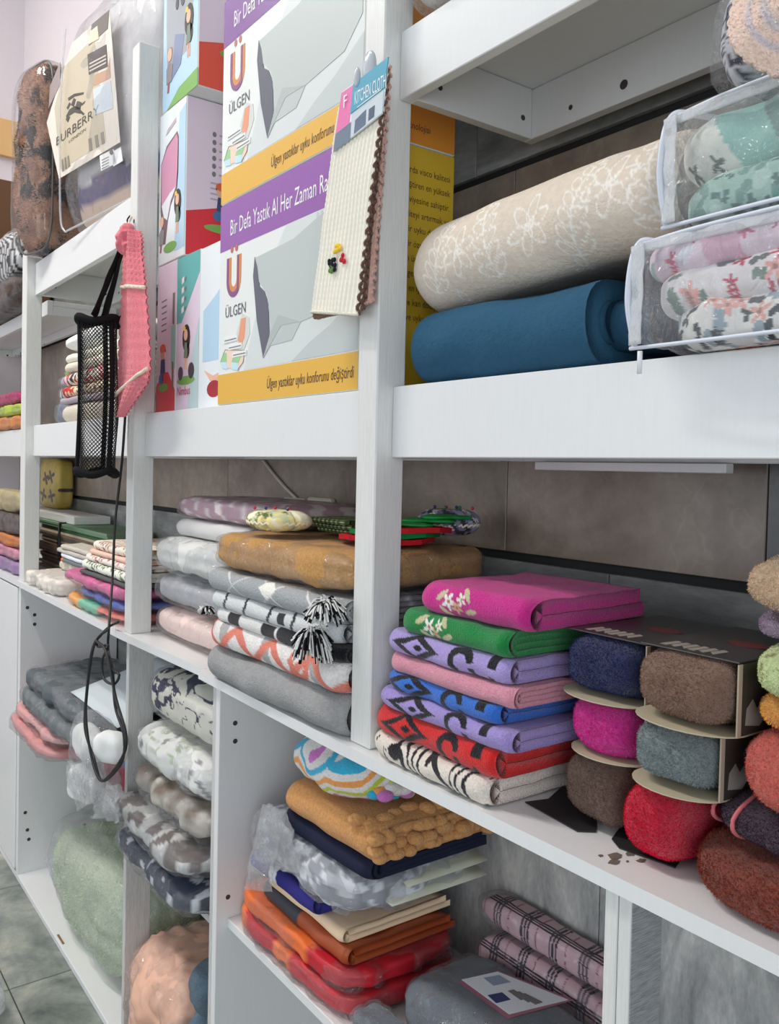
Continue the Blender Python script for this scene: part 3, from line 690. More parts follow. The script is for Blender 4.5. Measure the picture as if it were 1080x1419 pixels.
tt = [('grey knitted throw at the bottom, its folded end curling over the worktop edge', (-1.548, -1.068), .690, 1.0105, .066, grey_knit, 'knit', 2, .007),
      ('white and coral patterned throw lying on the grey knitted throw', (-1.545, -1.072), .692, 1.0765, .048, coral_throw, 'knit', 2, .004),
      ('white throw with black end and black blocks above the coral one', (-1.535, -1.07), .698, 1.1245, .026, blk_throw, 'terry', 1, .002),
      ('white throw with thin black chevron lines', (-1.545, -1.09), .694, 1.1505, .032, str_throw, 'terry', 1, .003),
      ('light grey throw with white diamond lines and black and white tassel', (-1.56, -1.075), .692, 1.1825, .040, dia_throw, 'knit', 2, .003)]
for i, (lb, xx, yf, z0, T, cf, kd, k, am) in enumerate(tt):
    if i < 4:
        o = towel('folded_throw', xx[0], xx[1], yf, z0, T, .31, fabric(kd), None, k, cf, 40+i, 110, .05, .03, am, 14, pinch=.2, fr=.2, ns=30, na=24); setp(o, lb, 'throw', GT)
    else:
        t = thing('folded_throw', lb, 'throw', (-1.3, .84, z0), GT)
        towel('cloth', xx[0], xx[1], yf, z0, T, .31, fabric(kd), t, k, cf, 40+i, 110, .05, .03, am, 14, pinch=.2, fr=.2, ns=30, na=24)
        # tassels: bundles of black and white yarn hanging from the end
        rg = np.random.default_rng(7); Vv = []; Ff = []; Cc = []; q = 0
        def tassel(cx, cy, cz, n, spread, drop, seed):
            global q
            g = np.random.default_rng(seed); Vs = []; Fs = []; Cs = []; off = 0
            for s in range(n):
                d = g.normal(0, 1, 3); d[2] = abs(d[2])*.4; d /= np.linalg.norm(d); L = spread*g.uniform(.6, 1.1)
                pts = [A([cx, cy, cz])+g.normal(0, .004, 3), A([cx, cy, cz])+d*L*.5+[0, 0, -.1*drop], A([cx, cy, cz])+d*L*[1, .8, .5]+[0, 0, -drop*g.uniform(.3, 1)]]
                P = spline(pts, 4); T = np.gradient(P, axis=0); S = np.cross(T, [.2, .3, .9]); S /= np.linalg.norm(S, axis=1)[:, None]+1e-9; Bn = np.cross(S, T); Bn /= np.linalg.norm(Bn, axis=1)[:, None]+1e-9
                r = .0016; ring_ = [P+r*S, P+r*(-.5*S+.87*Bn), P+r*(-.5*S-.87*Bn)]
                V = np.stack(ring_, 1).reshape(-1, 3); Vs.append(V); Fs.append(gridfaces(len(P), 3, cv=True)+off); off += len(V)
                Cs.append(np.tile(A(BLK if g.random() < .45 else lin(220, 220, 216)), (len(V), 1)))
            o = mk('tassel', np.concatenate(Vs), np.concatenate(Fs), fabric('cotton'), t, np.concatenate(Cs)); o['kind'] = 'stuff'
        tassel(-1.088, .682, 1.214, 240, .036, .03, 1); tassel(-1.112, .676, 1.168, 240, .036, .045, 2); tassel(-1.098, .99, 1.2, 110, .035, .0, 3); tassel(-1.53, .69, 1.145, 60, .018, .012, 4)
# mustard blanket in a clear bag
bagged('bagged_blanket', 'mustard yellow fleece blanket in a clear bag on the light grey throw', 'blanket', (-1.568, -1.066), (.70, 1.02), (1.2245, 1.292), lambda L: A(lin(214, 158, 84))*(1+.06*fbm(L, 25, 2, 3))[:, None], 'plush', 4.2, .006, .004, 51, .5, 22, .05, .004)
bt = 1.300
# ---- pale bagged blankets at the left of the throws
GP = 'pale blankets in clear bags'
bagged('bagged_blanket', 'pale pink blanket in a clear bag lying on the worktop', 'blanket', (-2.005, -1.61), (.758, 1.03), (1.0105, 1.088), lin(236, 208, 200), 'cotton', 2.8, .004, .002, 61, .4, 24, .06, .003, group=GP)
bagged('bagged_blanket', 'plain grey blanket in a clear bag above the pale pink one', 'blanket', (-2.005, -1.60), (.755, 1.03), (1.088, 1.166), lin(172, 172, 176), 'cotton', 2.8, .004, .003, 62, .4, 26, .06, .004, group=GP)
bagged('bagged_blanket', 'white blanket in a crumpled clear bag above the grey one', 'blanket', (-2.0, -1.60), (.752, 1.03), (1.166, 1.25), lin(214, 214, 210), 'cotton', 3.2, .006, .005, 63, .7, 30, .09, .007, group=GP)
def leafy(L):
    u = L[:, 0]; v = L[:, 1]+L[:, 2]; s = np.abs(np.sin((u*.6+v*.35)*2*math.pi/.075)+.5*np.sin(u*90)); return mixc(lin(186, 152, 164), lin(226, 212, 212), (s < .38)*1.0)
bagged('bagged_blanket', 'dusty pink blanket with white leaf pattern, bagged, topmost of the pale pile', 'blanket', (-2.0, -1.45), (.80, 1.03), (1.2925, 1.345), leafy, 'cotton', 4, .003, .002, 64, .4, 24, .05, .003, group=GP)
box_p = thing('folded_blanket', 'folded white fleece under the leaf patterned blanket', 'blanket', (-1.79, .92, 1.25))
towel('cloth', -1.99, -1.60, .80, 1.2505, .0415, .22, fabric('cotton'), box_p, 1, solid(lin(206, 204, 202)), 66, 50)

# ---- pincushions, potholders on the mustard blanket
def pincushion(label, c, d, cols, lace, seed, pins):
    t = thing('pincushion', label, 'pincushion', (c[0], c[1], c[2]-d[2]/2), 'small quilted pincushions')
    ps = scatter(cols[0], [(cols[1], .012, 0), (cols[2], .010, 5), (cols[3], .010, -1)], .017, seed)
    def shp(X):
        th = np.arctan2(X[:, 1], X[:, 0]); r = np.hypot(X[:, 0], X[:, 1]); g = (1-.13*np.abs(np.sin(3*th))**-.0*(np.abs(np.sin(3*th)) < .25))
        X[:, :2] *= g[:, None]; X[:, 2] *= (.72+.28*np.clip(r*1.6, 0, 1))*(1-.30*(np.abs(np.sin(3*th)) < .16)); return X
    blob('cushion', c, d, fabric('cotton'), t, 2.3, 26, 0, .001, 40, 0, 20, seed, shp, on3(ps), post=zflat(c[2]-d[2]/2))
    a = np.linspace(0, 2*math.pi, 90, endpoint=False); rr = 1+.02*np.sin(a*30)
    tube('lace_trim', np.stack([c[0]+d[0]*.5*rr*np.cos(a), c[1]+d[1]*.5*rr*np.sin(a), c[2]-.004+.0025*np.sin(a*30)], 1), .0022, fabric('cotton', lin(226, 214, 190)), t, 5, True)
    g = random.Random(seed)
    for i in range(pins):
        x0 = c[0]+g.uniform(-.3, .3)*d[0]; y0 = c[1]+g.uniform(-.3, .3)*d[1]; zz = c[2]+d[2]*.36
        blob('pin_head', (x0, y0, zz+.006), (.006, .006, .006), plain(g.choice([lin(40, 120, 90), lin(190, 40, 70), lin(60, 60, 120)]), .2), t, 2, 5)
    return t
pincushion('cream and green patchwork pincushion with lace trim on the mustard blanket', (-1.385, .765, bt+.022), (.135, .11, .042), [lin(200, 205, 165), lin(235, 228, 200), lin(122, 132, 84), lin(232, 215, 150)], 1, 3, 6)
pincushion('blue-grey patchwork pincushion with embroidered daisies by the wall', (-1.13, .955, bt+.032), (.11, .10, .05), [lin(122, 122, 146), lin(150, 150, 176), lin(228, 222, 205), lin(60, 58, 66)], 2, 9, 6)
gs = lambda u, v: mixc(lin(72, 92, 56), lin(190, 200, 150), (np.sin((u+v)*700)*np.sin((u-v)*700) > .25)*1.0)
for i in range(3):
    o = towel('crochet_mat', -1.42, -1.285, .86-.01*i, bt-.001+.009*i, .009, .12, fabric('knit'), None, 1, gs, 70+i, 40, .02, .02, .0005)
    setp(o, 'folded green and white crochet mat, %s of three behind the red potholder' % ('lowest', 'middle one', 'topmost')[i], 'mat', 'crochet mats')
t = thing('potholder', 'red and green leaf potholders folded together on the mustard blanket', 'potholder', (-1.17, .86, bt))
for i, (cc_, z_) in enumerate(((lin(178, 30, 38), 0), (lin(24, 128, 66), .009), (lin(190, 32, 40), .018))):
    a = np.linspace(0, 2*math.pi, 28, endpoint=False)
    cx, cy = -1.175+.010*i, .855+.010*i; rx, ry = .098-.012*(i == 1), .075
    pts = np.stack([cx+rx*np.cos(a)*(1-.06*np.abs(np.sin(4*a))), cy+ry*np.sin(a)*(1-.06*np.abs(np.sin(4*a)))], 1)
    n = len(pts); V = np.concatenate([np.c_[pts, np.full(n, bt+.0082+z_)+.002*np.sin(a*3+i)], np.c_[pts*.995+[cx*.005, cy*.005], np.full(n, bt+z_)+.002*np.sin(a*3+i)]])
    F = [list(range(n)), [n+j for j in range(n)][::-1]]+[[j, n+j, n+(j+1) % n, (j+1) % n] for j in range(n)]
    mk('quilted_pad', V, F, fabric('quilt', cc_), t, smooth=False)
for i in range(3):
    blob('fabric_leaf', (-1.12+.012*i, .86+.03*i, bt+.030+.006*i), (.09, .045, .008), fabric('satin', lin(24, 138, 62)), t, 2.2, 12, R(20+25*i), .002, 40, 0)

# ---- sockets and their cable on the wall
SW = plain(lin(214, 206, 190), .35, 'yellowed_socket_plastic')
for i, (l, r_) in enumerate(((394, 424), (428, 461))):
    a = at(l, 700, y=1.04); b = at(r_, 700, y=1.04); zt = at((l+r_)/2, 690, y=1.04)[2]
    t = thing('wall_socket', ('cream wall socket joined to the white cable', 'cream wall socket beside the one with the cable')[i], 'socket', ((a[0]+b[0])/2, 1.03, zt-.09), 'sockets on the marble wall')
    box('cover_plate', (a[0], b[0]), (1.034, 1.0495), (zt-.09, zt), SW, t, .004); box('socket_insert', (a[0]+.015, b[0]-.015), (1.030, 1.0345), (zt-.078, zt-.012), plain(lin(200, 190, 172), .4), t, .003)
pp = [at(365, 638, y=1.045), at(378, 655, y=1.045), at(395, 675, y=1.045), at(411, 691, y=1.045)]
setp(tube('wall_cable', spline(pp), .004, plain(lin(206, 198, 184), .5), None), 'white cable running down the marble to the socket', 'cable')
# ------------------------------------------------------------------ quilts and zip bags on the shelf of the quilt bay
ZS = 1.5405
t = thing('folded_quilt', 'teal blue quilted bedspread folded on the shelf', 'bedspread', (-.8, .88, ZS))
def q_blue(u, v):
    P = np.stack([u, v, u*0], -1); return np.tile(A(lin(46, 86, 112)), (len(u), 1))
towel('cloth', -1.0, -.63, .742, ZS, .105, .27, fabric('quilt'), t, 2, q_blue, 81, 90, .05, .02, .006, 12, end=.02, pinch=.12, fr=.1)
towel('inner_fold', -.83, -.60, .772, ZS+.02, .06, .2, fabric('quilt'), t, 1, solid(lin(40, 76, 100)), 82, 40, .02, .02, .004, 20)
t = thing('folded_quilt', 'beige bedspread with white stitched leaves and flowers on the teal one', 'bedspread', (-.76, .88, 1.6455))
def q_beige(u, v):
    P = np.stack([u, v, u*0], -1); o = np.tile(A(lin(216, 202, 186)), (len(u), 1)); m = np.zeros(len(u), bool); W = .0008
    def oval(cu, cv, a, L, b):
        x = (u-cu)*math.cos(a)+(v-cv)*math.sin(a)-L; y = -(u-cu)*math.sin(a)+(v-cv)*math.cos(a); k = (x/L)**2+(y/b)**2
        return np.abs(np.sqrt(k)-1)*b < W
    for cu, cv, a, n in ((.07, -.05, 1.25, 6), (.20, -.05, 1.8, 7), (.33, -.06, 1.35, 7), (.45, -.05, 1.75, 7), (.13, .11, 1.4, 6), (.29, .12, 1.7, 7), (.42, .13, 1.3, 6), (.10, -.2, 1.5, 6), (.30, -.2, 1.4, 6)):
        du, dv = math.cos(a), math.sin(a); t = (u-cu)*du+(v-cv)*dv; d = -(u-cu)*dv+(v-cv)*du; m |= (np.abs(d) < W) & (t > 0) & (t < n*.020)
        for k in range(n):
            bu, bv = cu+du*k*.020, cv+dv*k*.020; L = .017-.0014*k
            for sg in (-1, 1): m |= oval(bu, bv, a+sg*.85, L, .0062)
        m |= oval(cu+du*n*.02, cv+dv*n*.02, a, .012, .006)
    for cu, cv, r in ((.135, -.005, .032), (.265, .0, .036), (.39, .015, .036), (.21, .13, .036), (.36, .16, .036), (.05, .14, .03), (.49, .1, .03)):
        for k in range(6): m |= oval(cu, cv, k*math.pi/3+.3, r*.5, r*.22)
    o[m] = A(lin(234, 228, 218)); return o
towel('cloth', -1.008, -.545, .738, 1.6455, .125, .29, fabric('quilt'), t, 2, q_beige, 83, 260, .06, .03, .007, 9, ns=120, na=70, pinch=.25, fr=.3, flat=1.1, sag=lambda u, v: .05*np.clip(u, 0, 1)*np.clip(v*1.3, 0, 1)+.012*u)

WP = plain(lin(206, 210, 220), .35, 'white_vinyl')
def zipbag(name, label, x, y, z, items, seed):
    t = thing(name, label, 'bedding set', ((x[0]+x[1])/2, (y[0]+y[1])/2, z[0]), 'bedding sets in clear zip bags')
    for i, (za, zb, cf, pp, dx) in enumerate(items):
        blob('folded_fabric', ((x[0]+x[1])/2+dx/2, (y[0]+y[1])/2+.006, (za+zb)/2), (x[1]-x[0]-.016-dx, y[1]-y[0]-.014, zb-za+.008), fabric('cotton'), t, pp, 110, 0, .005, 14, .005, 14, seed+i, pxy=7, colf=cf, post=zflat(z[0]+.001, z[1]-.002))
    c = A([(x[0]+x[1])/2, (y[0]+y[1])/2, (z[0]+z[1])/2]); d = A([x[1]-x[0], y[1]-y[0], z[1]-z[0]])
    blob('clear_bag', c, d-.004, film(.8, 26, .12), t, 8, 40, 0, .002, 12, .004, 22, seed+9, pxy=16, post=zflat(z[0], z[1]))
    # white vinyl piping round the left end and along the top front
    yy = np.linspace(0, 1, 10)
    e = [(x[0]+.010, y[0]+.012, z[0]+.006), (x[0]+.006, y[0]+.004, z[0]+.5*d[2]), (x[0]+.010, y[0]+.012, z[1]-.006), (x[0]+.03, y[0]+.03, z[1]-.004), (x[0]+.05, y[0]+.12, z[1]-.004), (x[0]+.05, y[1]-.03, z[1]-.006)]
    tube('bag_piping', spline(e), .0032, WP, t, 8)
    e = [(x[0]+.012, y[0]+.012, z[1]-.006), (x[0]+.1, y[0]+.006, z[1]-.004), (x[1]-.01, y[0]+.006, z[1]-.004)]
    tube('bag_piping', spline(e), .0021, WP, t, 8)
    e = [(x[0]+.006, y[0]+.01, z[0]+.006), (x[0]+.1, y[0]+.004, z[0]+.0045), (x[1]-.01, y[0]+.004, z[0]+.0045)]
    tube('bag_piping', spline(e), .0021, WP, t, 8)
    w_ = .017; VB = film(.6, 40, .55)
    sheet('vinyl_gusset', (x[0]+.008, y[0]+.006, z[0]+.008), (x[0]+.008+w_, y[0]+.003, z[0]+.008), (x[0]+.008+w_, y[0]+.003, z[1]-.008), (x[0]+.008, y[0]+.006, z[1]-.008), VB, t, 8, 20, .0015, 60, .001, 80, seed, thick=.0006)
    sheet('vinyl_gusset', (x[0]+.02, y[0]+.006, z[1]-.016), (x[1]-.01, y[0]+.004, z[1]-.016), (x[1]-.01, y[0]+.004, z[1]-.006), (x[0]+.02, y[0]+.006, z[1]-.006), VB, t, 30, 6, .001, 60, .001, 80, seed+1, thick=.0006)
    return t
fl1 = scatter(lin(226, 222, 222), [(lin(196, 58, 90), .011, 5), (lin(232, 168, 160), .012, 5), (lin(96, 108, 104), .010, -1), (lin(120, 140, 128), .009, -1), (lin(226, 222, 222), .005, 0), (lin(226, 222, 222), .005, 0), (lin(190, 44, 80), .008, 5)], .019, 3)
fl2 = scatter(lin(228, 226, 222), [(lin(226, 170, 158), .012, 5), (lin(70, 78, 84), .009, -1), (lin(84, 92, 92), .008, 3), (lin(150, 168, 178), .010, -1), (lin(228, 226, 222), .004, 0), (lin(228, 226, 222), .004, 0), (lin(60, 68, 74), .007, -1)], .016, 5)
fl3 = scatter(lin(222, 204, 216), [(lin(214, 170, 190), .02, 0), (lin(196, 70, 110), .008, 5), (lin(150, 180, 172), .010, -1)], .03, 7)
t = zipbag('zip_bag', 'clear zip bag of rose patterned bed linen standing out over the shelf edge', (-.565, -.20), (.695, .98), (ZS, 1.655),
       [(ZS+.002, 1.585, on3(fl2), 4, .03), (1.580, 1.622, on3(fl1), 3.2, .01), (1.617, 1.652, on3(fl3), 3.2, 0)], 90)
for ph in (0, 2.1, 4.2):
    q = np.linspace(0, 1, 50); tube('drawstring', np.stack([-.505+.075*q, .712+.006*np.sin(q*22+ph), 1.628+.010*np.sin(q*3.1)+.006*np.cos(q*22+ph)], 1), .0038, fabric('cotton', lin(224, 224, 232)), t, 6)
zp = at(887, 498, y=.692); tube('zipper_pull', [zp+[0, 0, .008], zp, zp+[0, 0, -.014]], .0025, plain(lin(225, 225, 228), .3), t, 6)
mint = scatter(lin(164, 196, 184), [(lin(120, 160, 148), .010, -1), (lin(186, 212, 200), .009, 0), (lin(96, 130, 124), .006, -1)], .016, 9)
mint2 = scatter(lin(120, 150, 140), [(lin(196, 206, 190), .007, -1), (lin(60, 82, 80), .007, -1)], .05, 2)
def mintmix(L):
    o = mint2(L[:, 0], L[:, 2]+L[:, 1]); s = L[:, 0]+.5*L[:, 2]; w_ = s < -.10; o[w_] = A(lin(226, 226, 216)); m = (s > -.10) & (s < -.055); o[m] = A(lin(150, 196, 184))
    d = scatter(lin(226, 226, 216), [(lin(78, 96, 90), .009, 4)], .04, 4)(L[:, 0], L[:, 2]); o[w_] = d[w_]; return o
zipbag('zip_bag', 'clear zip bag of mint green pillowcases on the rose patterned bag', (-.535, -.20), (.70, .98), (1.655, 1.772),
       [(1.658, 1.70, on3(mint), 4, 0), (1.698, 1.768, mintmix, 2.8, 0)], 95)
ink = lambda u, v: mixc(lin(206, 206, 212), lin(46, 46, 66), ((np.abs(np.sin(u*210+4*np.sin(v*120)))*np.abs(np.sin(v*230+3*np.sin(u*150))) < .16) | (vnoise(np.stack([u, v, u*0], -1), 90, 3) > .45))*1.0)
bagged('bedding_pack', 'clear bag of white bed linen with dark ink flowers, topmost on the zip bags', 'bedding set', (-.50, -.20), (.715, .98), (1.772, 1.89), on3(ink), 'cotton', 4, .004, .003, 99, .9, 40, .05, .007, n=40)
# peach crochet cloth hanging down in front of the topmost bag
def scal(u, v): return .003*np.sin(u*40)
def peach(u, v):
    r = np.hypot(u-.10, v-.13); return mixc(lin(232, 204, 188), lin(196, 186, 190), ((np.abs(r-.06) < .010) | (np.abs(r-.095) < .004))*1.0).reshape(-1, 3)
pk = thing('crochet_cloth', 'peach and grey scalloped crochet cloth hanging from the shelf above', 'cloth', (-.33, .66, 1.72))
ax_ = np.linspace(0, 2*math.pi, 160, endpoint=False); rr = .062+.0022*np.abs(np.sin(ax_*20))
cen = at(1112, -22, y=.655); nR = 26
P_ = np.array([[cen+[r*q*math.cos(a), .012*math.sin(3*a)*q-.02*q*math.sin(a), r*q*math.sin(a)] for q in np.linspace(0.02, 1, nR)] for a, r in zip(ax_, rr)])
rad = np.tile(np.linspace(.02, 1, nR)[None, :], (160, 1)); cc_ = np.where((((rad > .42) & (rad < .56)) | ((rad > .68) & (rad < .74)))[..., None], A(lin(200, 190, 194)), A(lin(228, 200, 184)))
Vf = P_.reshape(-1, 3); n_ = len(Vf); Fq = gridfaces(160, nR, cu=True)
Vb = Vf+[0, .006, 0]; rimf = np.array([(i*nR+nR-1, ((i+1) % 160)*nR+nR-1, ((i+1) % 160)*nR+nR-1+n_, i*nR+nR-1+n_) for i in range(160)])
ob = mk('crocheted_disc', np.concatenate([Vf, Vb]), np.concatenate([Fq, Fq[:, ::-1]+n_, rimf]), fabric('knit'), pk, np.concatenate([cc_.reshape(-1, 3)]*2))
fur('fuzzy_edge', ob, ob, 6000, .004, lin(236, 212, 198), 5, .0007)
tube('hanging_loop', [cen+[0, .003, .06], cen+[0, .02, .12], cen+[0, .06, 2.2-cen[2]]], .002, fabric('cotton', lin(220, 200, 190)), pk, 6)
# quilt bag on the top shelf, only its edge shows
bagged('bagged_quilt', 'cream quilted cover in a clear bag on the top shelf by the tall post', 'bedspread', (-1.0, -.52), (.715, 1.02), (2.0505, 2.20), lin(214, 206, 198), 'quilt', 4, .004, .003, 103, .6, 30, .08, .004)

# ------------------------------------------------------------------ pillow boxes
CW = plain(lin(222, 226, 222), .35, 'white_glossy_card'); PUR = plain(lin(140, 84, 160), .35, 'purple_print'); PURD = plain(lin(112, 58, 138), .35, 'deep_purple_print'); YEL = plain(lin(222, 172, 62), .35, 'yellow_print')
BROWN = plain(lin(74, 44, 40), .5, 'brown_ink'); GR = plain(lin(120, 122, 122), .5, 'grey_ink'); WHT = plain(lin(240, 240, 240, 1.2), .4, 'white_ink')
YBX = .7445
def pillowbox(label, z0, z1, off, yel_side, lower):
    x0, x1 = -1.614, -1.105
    t = thing('pillow_box', label, 'box', ((x0+x1)/2, .83, z0), 'boxed foam pillows')
    box('carton', (x0, x1), (YBX, .928), (z0+.0004, z1-.0004), CW, t, .002)
    f = Face(t, (x0, YBX, z0), (1, 0, 0), (0, 0, 1)); Hh = z1-z0; W_ = x1-x0; uvp = lambda pts, m, l, nm: f.poly(pts, m, l, nm, px=False)
    uvp([(0.002, Hh-.094), (W_-.002, Hh-.094), (W_-.002, Hh-.002), (.002, Hh-.002)], PUR if lower else PURD, 1, 'purple_band')
    uvp([(0.002, .002), (W_-.002, .002), (W_-.002, .061), (.002, .061)], YEL, 1, 'yellow_band')
    f.text('Bir Defa Yastık Al Her Zaman Rahat', (.046, Hh-.068), .044, WHT, 2, False, fit=.395)
    f.text('Ülgen yastıklar uyku konforunu değiştirdi', (.21, .021), .027, BROWN, 2, False, shear=.15, fit=.285)
    # grey bedroom picture with the contour pillow
    uvp([(.115, .0625), (W_-.003, .0625), (W_-.003, Hh-.0955), (.27, Hh-.0955), (.19, .22)], plain(lin(206, 212, 210), .4, 'pale_photo_print'), 1, 'photo_print')
    uvp([(.30, .0635), (W_-.004, .0635), (W_-.004, .15), (.42, .11), (.36, .09)], plain(lin(186, 194, 192), .4), 2, 'photo_print')
    if lower:
        for q in range(5): uvp([(.375+.013*q, Hh-.15), (.381+.013*q, Hh-.15), (.381+.013*q, Hh-.097), (.375+.013*q, Hh-.097)], plain(lin(190, 194, 192), .4), 2, 'photo_print')
    pil = [(.155, .268), (.172, .222), (.205, .195), (.222, .135), (.214, .098), (.30, .10), (.33, .128), (.45, .14), (.50, .18), (.50, Hh-.105), (.40, Hh-.10), (.30, .275)]
    uvp(pil, plain(lin(182, 190, 187), .45, 'pillow_print'), 3, 'pillow_picture')
    uvp([(.155, .270), (.150, .235), (.168, .15), (.196, .078), (.218, .118), (.212, .175), (.196, .2), (.176, .212), (.166, .25)], plain(lin(92, 94, 106), .5, 'dark_pillow_side_print'), 4, 'pillow_picture')
    uvp([(.22, .118), (.196, .078), (.262, .13), (.33, .128), (.30, .136), (.25, .15)], plain(lin(170, 178, 176), .45), 4, 'pillow_picture')
    # letter mark: two-tone U with dots, and the name
    def U_(r0, r1, a0, a1, m, lay, cx=.066, cy=.243):
        pts = []
        for a in np.linspace(a0, a1, 12): pts.append((cx+r1*math.cos(a), cy+r1*1.1*math.sin(a)))
        pts = [(cx+r1*math.cos(a0), cy+.045)]+pts+([(cx+r1*math.cos(a1), cy+.045)])
        inn = [(cx+r0*math.cos(a), cy+r0*1.1*math.sin(a)) for a in np.linspace(a1, a0, 12)]
        pts += [(cx+r0*math.cos(a1), cy+.045)]+inn+[(cx+r0*math.cos(a0), cy+.045)]
        uvp(pts, m, lay, 'logo')
    U_(.0125, .031, math.pi, 2*math.pi, plain(lin(206, 132, 66), .4), 2); U_(.022, .031, math.pi, 1.75*math.pi, plain(lin(128, 72, 128), .4), 3)
    uvp(ell(.056, .303, .006, .007), plain(lin(178, 104, 92), .4), 2, 'logo'); uvp(ell(.076, .303, .006, .007), plain(lin(178, 104, 92), .4), 2, 'logo')
    f.text('ÜLGEN', (.030, .172), .030, plain(lin(96, 96, 100), .5), 2, False, .95)
    # small sleeper drawing and sectioned pillow drawing
    uvp([(.075, .125), (.105, .172), (.135, .16), (.14, .13), (.115, .10)], plain(lin(206, 208, 204), .5), 2, 'drawing'); uvp([(.09, .122), (.102, .162), (.122, .162), (.118, .125), (.105, .11)], plain(lin(224, 152, 118), .5), 3, 'drawing')
    for q in range(3): uvp([(.028+.02*q, .122-.016*q), (.088+.02*q, .122-.016*q), (.088+.02*q, .132-.016*q), (.028+.02*q, .132-.016*q)], plain(lin(226, 228, 226), .5), 4, 'caption_strip'); uvp([(.032+.02*q, .1255-.016*q), (.084+.02*q, .1255-.016*q), (.084+.02*q, .1275-.016*q), (.032+.02*q, .1275-.016*q)], GR, 5, 'caption_strip')
    a_, b_ = .014, .066
    uvp([(a_, b_+.02), (a_+.02, b_+.043), (a_+.105, b_+.034), (a_+.10, b_+.012), (a_+.078, b_-.004+.006), (a_+.03, b_+.006)], plain(lin(238, 206, 186), .5), 2, 'drawing')
    uvp([(a_, b_+.02), (a_+.012, b_+.038), (a_+.026, b_+.036), (a_+.028, b_+.018)], plain(lin(150, 200, 142), .5), 3, 'drawing'); uvp([(a_+.05, b_+.016), (a_+.058, b_+.03), (a_+.092, b_+.024), (a_+.078, b_+.012)], plain(lin(150, 200, 142), .5), 3, 'drawing')
    uvp([(a_, b_+.02), (a_+.028, b_+.018), (a_+.03, b_+.004), (a_+.006, b_+.008)], plain(lin(190, 220, 238), .5), 3, 'drawing'); uvp([(a_+.05, b_+.016), (a_+.078, b_+.012), (a_+.078, b_-.002), (a_+.05, b_+.002)], plain(lin(190, 220, 238), .5), 3, 'drawing')
    for pts in ([(a_, b_+.02), (a_+.02, b_+.043), (a_+.105, b_+.034), (a_+.10, b_+.012), (a_+.078, b_-.003)],):
        tube('drawing', [f.uv(*q)+f.n*.0012 for q in pts], .0005, GR, t, 4)
    # yellow end panel with its text
    e = Face(t, (x1, YBX, z0), (0, 1, 0), (0, 0, 1))
    e.poly([(.002, .002), (.1815, .002), (.1815, Hh-.002), (.002, Hh-.002)], plain(yel_side, .4, 'yellow_end_print'), 1, 'end_panel_print', px=False)
    if lower:
        lines = ['yastıklarda visco kalitesi', 'ni iyileştiren en yüksek', 'seviyesine sahiptir.', 'ki kaliteyi artırmak ve', 'daha iyi bir uyku deneyimi', 'için bir özel ve istisnai', 'Ülgen ürünleri baş ve', 'bölgesindeki basıncı', 'erek en iyi pozisyonu', 've kan dolaşımını', 've uyku sırasında', 'kasları']
        for i, s_ in enumerate(lines): e.text(s_, (.174, Hh-.045-.0235*i), .0155, BROWN, 2, False, .82, align='RIGHT')
    else: e.text('teknolojisi', (.13, .024), .016, BROWN, 2, False, .85, align='RIGHT')
    return t
pillowbox('purple and white pillow box with a yellow end, standing on the shelf', ZS, 1.940, 0, lin(206, 172, 48), True)
pillowbox('purple and white pillow box with an orange end, on top of the other one', 1.9403, 2.345, 0, lin(216, 142, 50), False)

# ------------------------------------------------------------------ children's blanket boxes
SKIN = plain(lin(226, 176, 150), .5); HAIR = plain(lin(52, 38, 34), .5); RED = plain(lin(212, 50, 62), .35, 'red_print'); LIL = plain(lin(224, 206, 222), .35, 'lilac_print'); SKY = plain(lin(176, 206, 226), .35, 'sky_print'); GRN = plain(lin(120, 170, 84), .5, 'grass_print'); TEAL = plain(lin(102, 176, 172), .35, 'teal_print'); DBL = plain(lin(60, 72, 110), .5); ORG = plain(lin(222, 104, 56), .4)
def kid(f, u, v, s, kind, lay=3):
    """small printed cartoon child"""
    g = lambda pts, m, l: f.poly([(u+s*a, v+s*b) for a, b in pts], m, l, 'printed_figure', px=False)
    if kind == 'girl':
        g(ell(0, .62, .24, .36), HAIR, lay); g(ell(.05, .3, .16, .22), HAIR, lay); g(ell(-.02, .70, .12, .15), SKIN, lay+1); g(ell(-.12, .88, .08, .06), plain(lin(232, 190, 70), .5), lay+1)
        g([(-.13, .1), (.11, .1), (.08, .5), (-.08, .5)], plain(lin(110, 130, 110), .5), lay+1); g([(-.08, -.2), (-.03, -.2), (-.02, .1), (-.07, .1)], SKIN, lay); g([(.03, -.2), (.08, -.2), (.07, .1), (.02, .1)], SKIN, lay)
    elif kind == 'boy':
        g(ell(0, .7, .17, .2), SKIN, lay+1); g(ell(0, .84, .2, .13), ORG, lay+2); g(ell(.0, .78, .2, .12), HAIR, lay); g([(-.16, .1), (.18, .1), (.14, .52), (-.12, .52)], DBL, lay+1); g(ell(-.1, -.05, .18, .16), plain(lin(70, 110, 160), .5), lay); g(ell(.15, -.05, .14, .14), RED, lay)
    else:
        g(ell(0, .75, .15, .18), SKIN, lay+1); g(ell(0, .82, .17, .14), plain(lin(150, 132, 112), .5), lay); g([(-.2, .0), (.16, .0), (.24, .42), (-.02, .55), (-.22, .4)], plain(lin(140, 132, 134), .5), lay+1); g([(-.15, -.25), (-.05, -.25), (.0, 0), (-.12, 0)], plain(lin(160, 90, 90), .5), lay)
